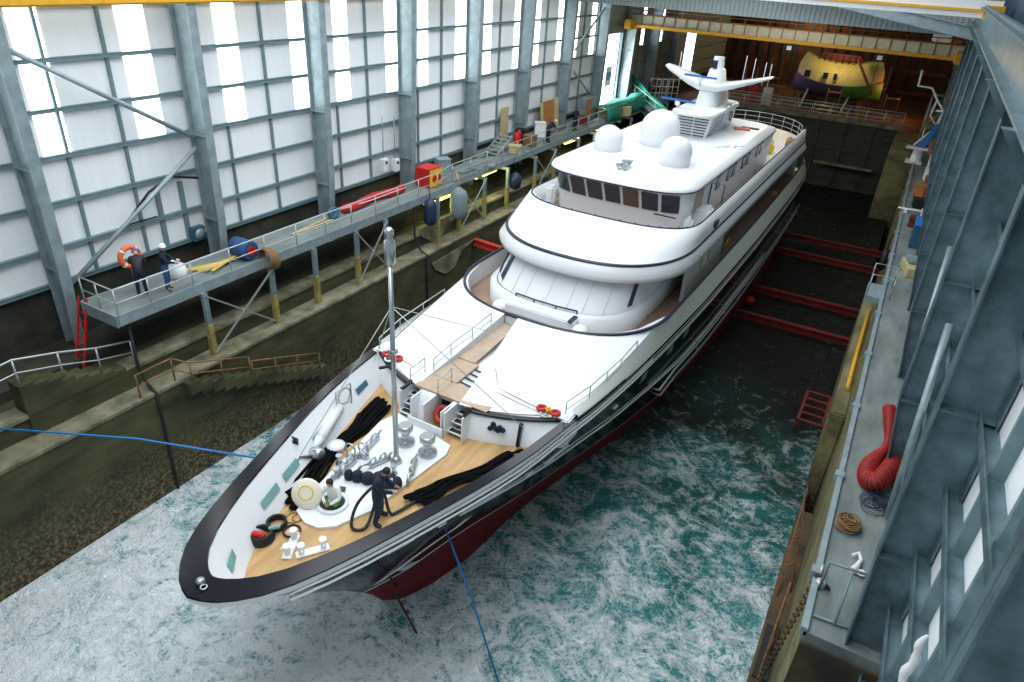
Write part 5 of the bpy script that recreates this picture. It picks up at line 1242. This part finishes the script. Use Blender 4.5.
b = B(); b.bx(-.4, .4, -.9, .9, 0, .45, bev=.03); obj('box_body', b, 'paleply', bx_); b = B(); b.bx(-.3, .4, -.2, .9, .45, .6, bev=.03); obj('blue_lid', b, 'steel', bx_)
bb_ = thing('wheeled_bin', 'dark blue bin on the quay past the pale box', 'bin', (2.25, 42.2, 6.5))
b = B(); b.bx(-.4, .4, -.9, .9, 0, 1.2, bev=.04); obj('bin_body', b, 'bluegrey', bb_); b = B(); b.bx(-.44, .44, -.95, .95, 1.2, 1.3, bev=.03); obj('lid', b, 'bluewood', bb_)
b = B(); b.tube([(.9, 48.4, 6.72), (2.7, 48.4, 6.75)], .06, 7); b.bx(1.25, 1.45, 48.25, 48.55, 6.5, 6.67); b.bx(2.4, 2.6, 48.25, 48.55, 6.5, 6.7); tag(obj('white_pole', b, 'white'), 'white pole lying crosswise over the quay on two chocks', 'pole')
items = (('crate', 2.0, 45.6, .7, .8, .5, 'redbeam', 'dark red crate on the quay just past the dark blue bin'), ('crate', 2.5, 46.8, .6, .9, .8, 'white', 'white crate on the quay before the white pole'), ('crate', 1.95, 50.2, .6, .8, .5, 'black', 'black crate on the quay past the white pole'), ('crate', 2.5, 51.4, .6, 1.6, 1.1, 'red', 'tall red bin on the quay against the wall'), ('crate', 1.9, 53.4, .7, .9, .7, 'ply', 'brown carton beside the tall red bin'), ('crate', 2.4, 55, .7, 1, .9, 'brownrope', 'tan carton beyond the tall red bin'), ('crate', 2.4, 58.2, .7, .9, .8, 'white', 'white tub before the white davit'), ('crate', 2.35, 68, .5, 2.2, 1.0, 'ply', 'long brown timber stack beside the davit'), ('crate', 2.4, 61, .6, .8, 1.3, 'white', 'tall white box beside the davit foot'))
for nm, x, y, sx, sy, h, m, lab in items:
    t = thing(nm, lab, 'crate', (x, y, 6.5), random.uniform(-.2, .2)); b = B(); b.bx(-sx / 2, sx / 2, -sy / 2, sy / 2, 0, h, bev=.03); obj('crate_body', b, m, t); b = B(); b.bx(-sx / 2 - .03, sx / 2 + .03, -sy / 2 - .03, sy / 2 + .03, h, h + .06); obj('crate_lid', b, m, t)
dv = thing('davit', 'white and blue davit with a bent white mast standing far along the quay', 'davit', (1.15, 64.0, 6.5))
b = B(); b.lathe([(.55, 0), (.55, .12), (.4, .16), (.36, 1.0), (.45, 1.05)], (.1, 0, 0), 20); b.bx(-.85, .75, -.4, .4, 1.05, 1.2, bev=.04); b.bx(-.6, .6, -.7, .5, 0, .15, bev=.03); obj('pedestal', b, 'white', dv)
b = B(); b.plate([(-.1, .2, 1.2), (.5, .2, 1.2), (.98, 1.0, 2.9), (.72, 1.0, 2.9)], .25); obj('blue_arm', b, 'bluewood', dv)
b = B(); b.tube([(-.35, .6, 1.2), (.72, 1, 2.6), (.92, 1, 3.9), (.2, 1, 4.7), (-.4, 1, 5.5), (-1.4, 1, 5.55), (-1.45, 1, 6.7)], .085, 8); b.tube([(.72, 1, 2.8), (.1, 1, 3.5), (.2, 1, 4.7)], .065, 7); b.tube([(.4, 1, 3.9), (1.35, 1, 4.0)], .08, 7); b.tube([(.92, 1, 3.9), (1.3, 1, 5.4)], .04, 6); obj('bent_mast', b, 'white', dv)
b = B(); b.torus((.98, 43.4, 4.9), .5, .18, 0, 24, 8, Matrix.Rotation(PI / 2, 3, 'Y')); b.tube([(.98, 43.4, 5.3), (1.02, 43.4, 6.4), (1.3, 43.4, 6.56)], .03, 6); tag(obj('tyre_fender', b, 'black'), 'black tyre fender hung on the quay wall under the dark blue bin', 'tyre')
rail_thing([(1.35, 68 + 1.5 * k, 6.5) for k in range(6)], 'grey handrail on the far quay edge beyond the davit', 'galv', 1.1)
tw = thing('access_tower', 'grey lattice access tower at the far quay end by the dock gate', 'tower', (1.6, 72.5, 6.5))
b = B()
for x in (-.5, .5):
    for y in (-.5, .5): b.tube([(x, y, 0), (x, y, 4.2)], .05, 6)
obj('uprights', b, 'steel', tw); b = B()
for z in (.1, 1.5, 2.9, 4.2): b.tube([(-.5, -.5, z), (.5, -.5, z), (.5, .5, z), (-.5, .5, z)], .04, 6, closed=True)
for z in (.1, 1.5, 2.9): b.tube([(-.5, -.5, z), (.5, -.5, z + 1.4)], .03, 5)
obj('lattice', b, 'steel', tw)
b = B(); b.tube(curve([(2.45, 9.1, 9.35), (2.4, 9.2, 9.6), (2.46, 9.25, 9.9), (2.42, 9.3, 10.2), (2.48, 9.35, 10.4)], 4), [.03, .05, .06, .06, .07, .08, .07, .06, .07, .07, .05, .06, .06, .05, .04, .03, .02], 8)
tag(obj('white_glove_rag', b, 'whitecloth'), 'dirty white rag hanging on the girt of the quay wall in the lower corner', 'rag')
# ------------------------------------------------------------------ SECOND BOAT IN THE FAR HALL
bt = thing('workboat', 'cream and green boat under a lit canopy standing beyond the dock gate', 'boat', (-8.2, 88, 7.0))
rows = []
for u in range(13):
    x = -4.6 + 9.2 * u / 12; t = u / 12; wv = 2.0 * (1 - abs(2 * t - 1) ** 2.6) ** .6 + .05; s_ = .35 * abs(2 * t - 1) ** 2
    rows.append([(x, -wv, 1.9 + s_ * 2.0 - .1 * t), (x, -wv * .92, 1.3 + s_), (x, -wv * .6, .6 + s_), (x, 0, .35 + s_), (x, wv * .6, .6 + s_), (x, wv, 2.4 + s_ * 2)])
b = B(); b.loft(rows[:8]); obj('hull_fore', b, 'lav', bt)
b = B(); b.loft(rows[7:]); obj('hull_aft', b, 'greenhull', bt)
b = B(); b.loft([[(p[0][0] * .97, -abs(p[0][1]) * .9, p[0][2] - .1), (p[0][0] * .95, -abs(p[0][1]) * .88, p[0][2] + 1.0), (p[0][0] * .86, -abs(p[0][1]) * .5, p[0][2] + 2.0), (p[0][0] * .84, 0, p[0][2] + 2.3), (p[0][0] * .9, abs(p[0][1]) * .8, p[0][2] + 1.0)] for p in [(r_[0],) for r_ in rows]]); obj('canopy', b, 'creamtarp', bt)
b = B(); b.box((-.3, 0, 4.5), (4.4, 1.4, .7), 0, None, .2)
for k in range(8): b.tube([(-2.4 + .6 * k, -.8, 3.9), (-2.4 + .6 * k, -.8, 4.7)], .06, 6)
obj('top_rack', b, 'redbeam', bt)
b = B(); b.box((-3.1, -2.02, 2.7), (.6, .06, .7), 0, None, .02); b.box((-1.2, -2.1, 2.7), (.5, .06, .6)); b.box((-.2, -2.1, 2.7), (.35, .06, .6)); obj('canopy_opening', b, 'black', bt)
b = B(); b.bar((1.6, -2.1, 4.6), (3.9, -2.6, 1.4), .25, .2); obj('fender_board', b, 'redbeam', bt)
for x in (-3.2, 1.2): b = B(); b.bar((x, -1.4, -1.0), (x + .5, -1.2, 1.2), .15, .15); b.bar((x, 1.4, -1.0), (x + .5, 1.2, 1.2), .15, .15); obj('hull_prop', b, 'white', bt)
b = B(); b.bx(-3.5, 2.5, -.5, .5, -1.0, .4); obj('keel_blocks', b, 'brown', bt)
fl = thing('floodlight', 'bright warm floodlight high on the far back wall', 'lamp', (-14.5, 103.2, 14.4)); b = B(); b.box((0, 0, 0), (.9, .3, .6), 0, None, .05); obj('lamp_case', b, 'black', fl); b = B(); b.lathe([(.3, -.22), (.32, -.16)], (0, 0, 0), 16, axis='y'); obj('lamp_glass', b, 'lampglow', fl)
for k, (x, y, m, lab) in enumerate(((-15.6, 80.6, 'red', 'red cabinet on the dock gate left of the small boat'), (-14.1, 80.9, 'white', 'white cabinet on the dock gate beside the red one'), (-4.8, 82, 'ply', 'orange brown crate beyond the gate under the small boat'))):
    t = thing('cabinet', lab, 'cabinet', (x, y, 6.0)); b = B(); b.bx(-.45, .45, -.4, .4, 0, 2.4 if k < 2 else 1.6, bev=.05); obj('body', b, m, t); b = B(); b.bx(-.4, .4, -.44, -.4, .3, 1.4); obj('front', b, m, t)
for k in range(10):
    x = -20 + 1.9 * k; y = 83 + (k * 37 % 11); b = B()
    b.tube([(x, y, 6.0), (x, y, 8.6 + (k % 3))], .06, 6); b.tube([(x + 1.3, y, 6), (x + 1.3, y, 8.6 + (k % 3))], .06, 6)
    for z in (7, 8.2): b.tube([(x, y, z), (x + 1.3, y, z)], .05, 6)
    b.bx(x, x + 1.3, y - .3, y + .3, 8.2, 8.3); tag(obj('trestle', b, 'rust_tube' if k % 2 else 'railbrown'), 'rusty work trestle in the dim yard beyond the dock gate', 'trestle', 'work trestles beyond the dock gate')

# ------------------------------------------------------------------ CAMERA AND LIGHT
f = 684.24
rx = V((.8685, .2860, -.4047)); 
def unit(a): return V(a).normalized()
Rm = [V((1440, 478.6, -684.24)).normalized(), V((443, -355, 684.24)).normalized(), V((80, -1219, -684.24)).normalized()]
# world axes in image axes (right, down, forward); re-orthogonalise
zc = Rm[2]; yc_ = (Rm[1] - zc * Rm[1].dot(zc)).normalized(); xc = yc_.cross(zc)
if xc.dot(Rm[0]) < 0: xc = -xc
cam = bpy.data.cameras.new('camera'); co = bpy.data.objects.new('camera', cam); C.objects.link(co)
cx_ = V((xc.x, yc_.x, zc.x)); cy_ = -V((xc.y, yc_.y, zc.y)); cz_ = -V((xc.z, yc_.z, zc.z))
mw = Matrix((cx_, cy_, cz_)).transposed().to_4x4(); mw.translation = V((0, 0, 19)); co.matrix_world = mw
cam.sensor_width = 36; cam.lens = f / 1024 * 36; cam.clip_end = 400; cam.clip_start = .05
bpy.context.scene.camera = co
for o in yacht.children:
    if o.name.split('.')[0] in ('mast_housing', 'mast_platform', 'mast_pylon', 'radar_wing', 'mast_head', 'radar_scanner', 'whip_aerial', 'signal_horn', 'roof_fitting', 'open_roof_hatch'): o.location.x += .28
    if o.name.split('.')[0] in ('lower_house', 'window_cover', 'cover_seam', 'side_window'): o.location.x -= .2

w = bpy.data.worlds.new('world'); bpy.context.scene.world = w; w.use_nodes = True
w.node_tree.nodes['Background'].inputs['Color'].default_value = (.8, .9, 1., 1); w.node_tree.nodes['Background'].inputs['Strength'].default_value = .34
def area(name, loc, size, size_y, power, col, target=None):
    l = bpy.data.lights.new(name, 'AREA'); l.shape = 'RECTANGLE'; l.size = size; l.size_y = size_y; l.energy = power; l.color = col
    o = bpy.data.objects.new(name, l); C.objects.link(o); o.location = loc
    d = (V(target) - V(loc)) if target else V((0, 0, -1)); o.rotation_euler = d.to_track_quat('-Z', 'Y').to_euler(); return o
def point(name, loc, power, col, r=.15):
    l = bpy.data.lights.new(name, 'POINT'); l.energy = power; l.color = col; l.shadow_soft_size = r
    o = bpy.data.objects.new(name, l); C.objects.link(o); o.location = loc; return o
area('rooflight', (-12, 14, 27), 16, 34, 7000, (.93, .97, 1.), (-13, 16, 0))
area('rooflight_b', (-11, 40, 26), 18, 14, 3000, (.93, .97, 1.), (-12, 38, 0))
for q_ in ((-22.0, 31.4, 6.5), (-22.2, 36.9, 6.7), (-22.2, 49.6, 6.6)): point('strip_light', q_, 60, (1., .92, .25), .2)
area('door_daylight', (-24.7, 61.7, 10.5), 4.5, 5.5, 500, (.95, 1, 1), (-15, 62, 8))
point('floodlight', (-14.5, 100.5, 14.4), 700, (1., .72, .35), .3)
point('yard_lamp', (-8.5, 84.2, 12.2), 320, (1., .8, .35), .3)
point('crane_fill', (-10, 56.5, 17.0), 900, (1., .88, .65), .4)  # added fill light to brighten the crane; no lamp hangs here
point('yard_lamp', (-19, 88, 10), 110, (1., .45, .15), .3)
point('yard_lamp', (-1.5, 88, 8.5), 200, (1., .35, .1), .3)
vs = bpy.context.scene.view_settings
vs.view_transform = 'Standard'; vs.look = 'None'; vs.exposure = 0.; vs.gamma = 1.; vs.use_curve_mapping = False
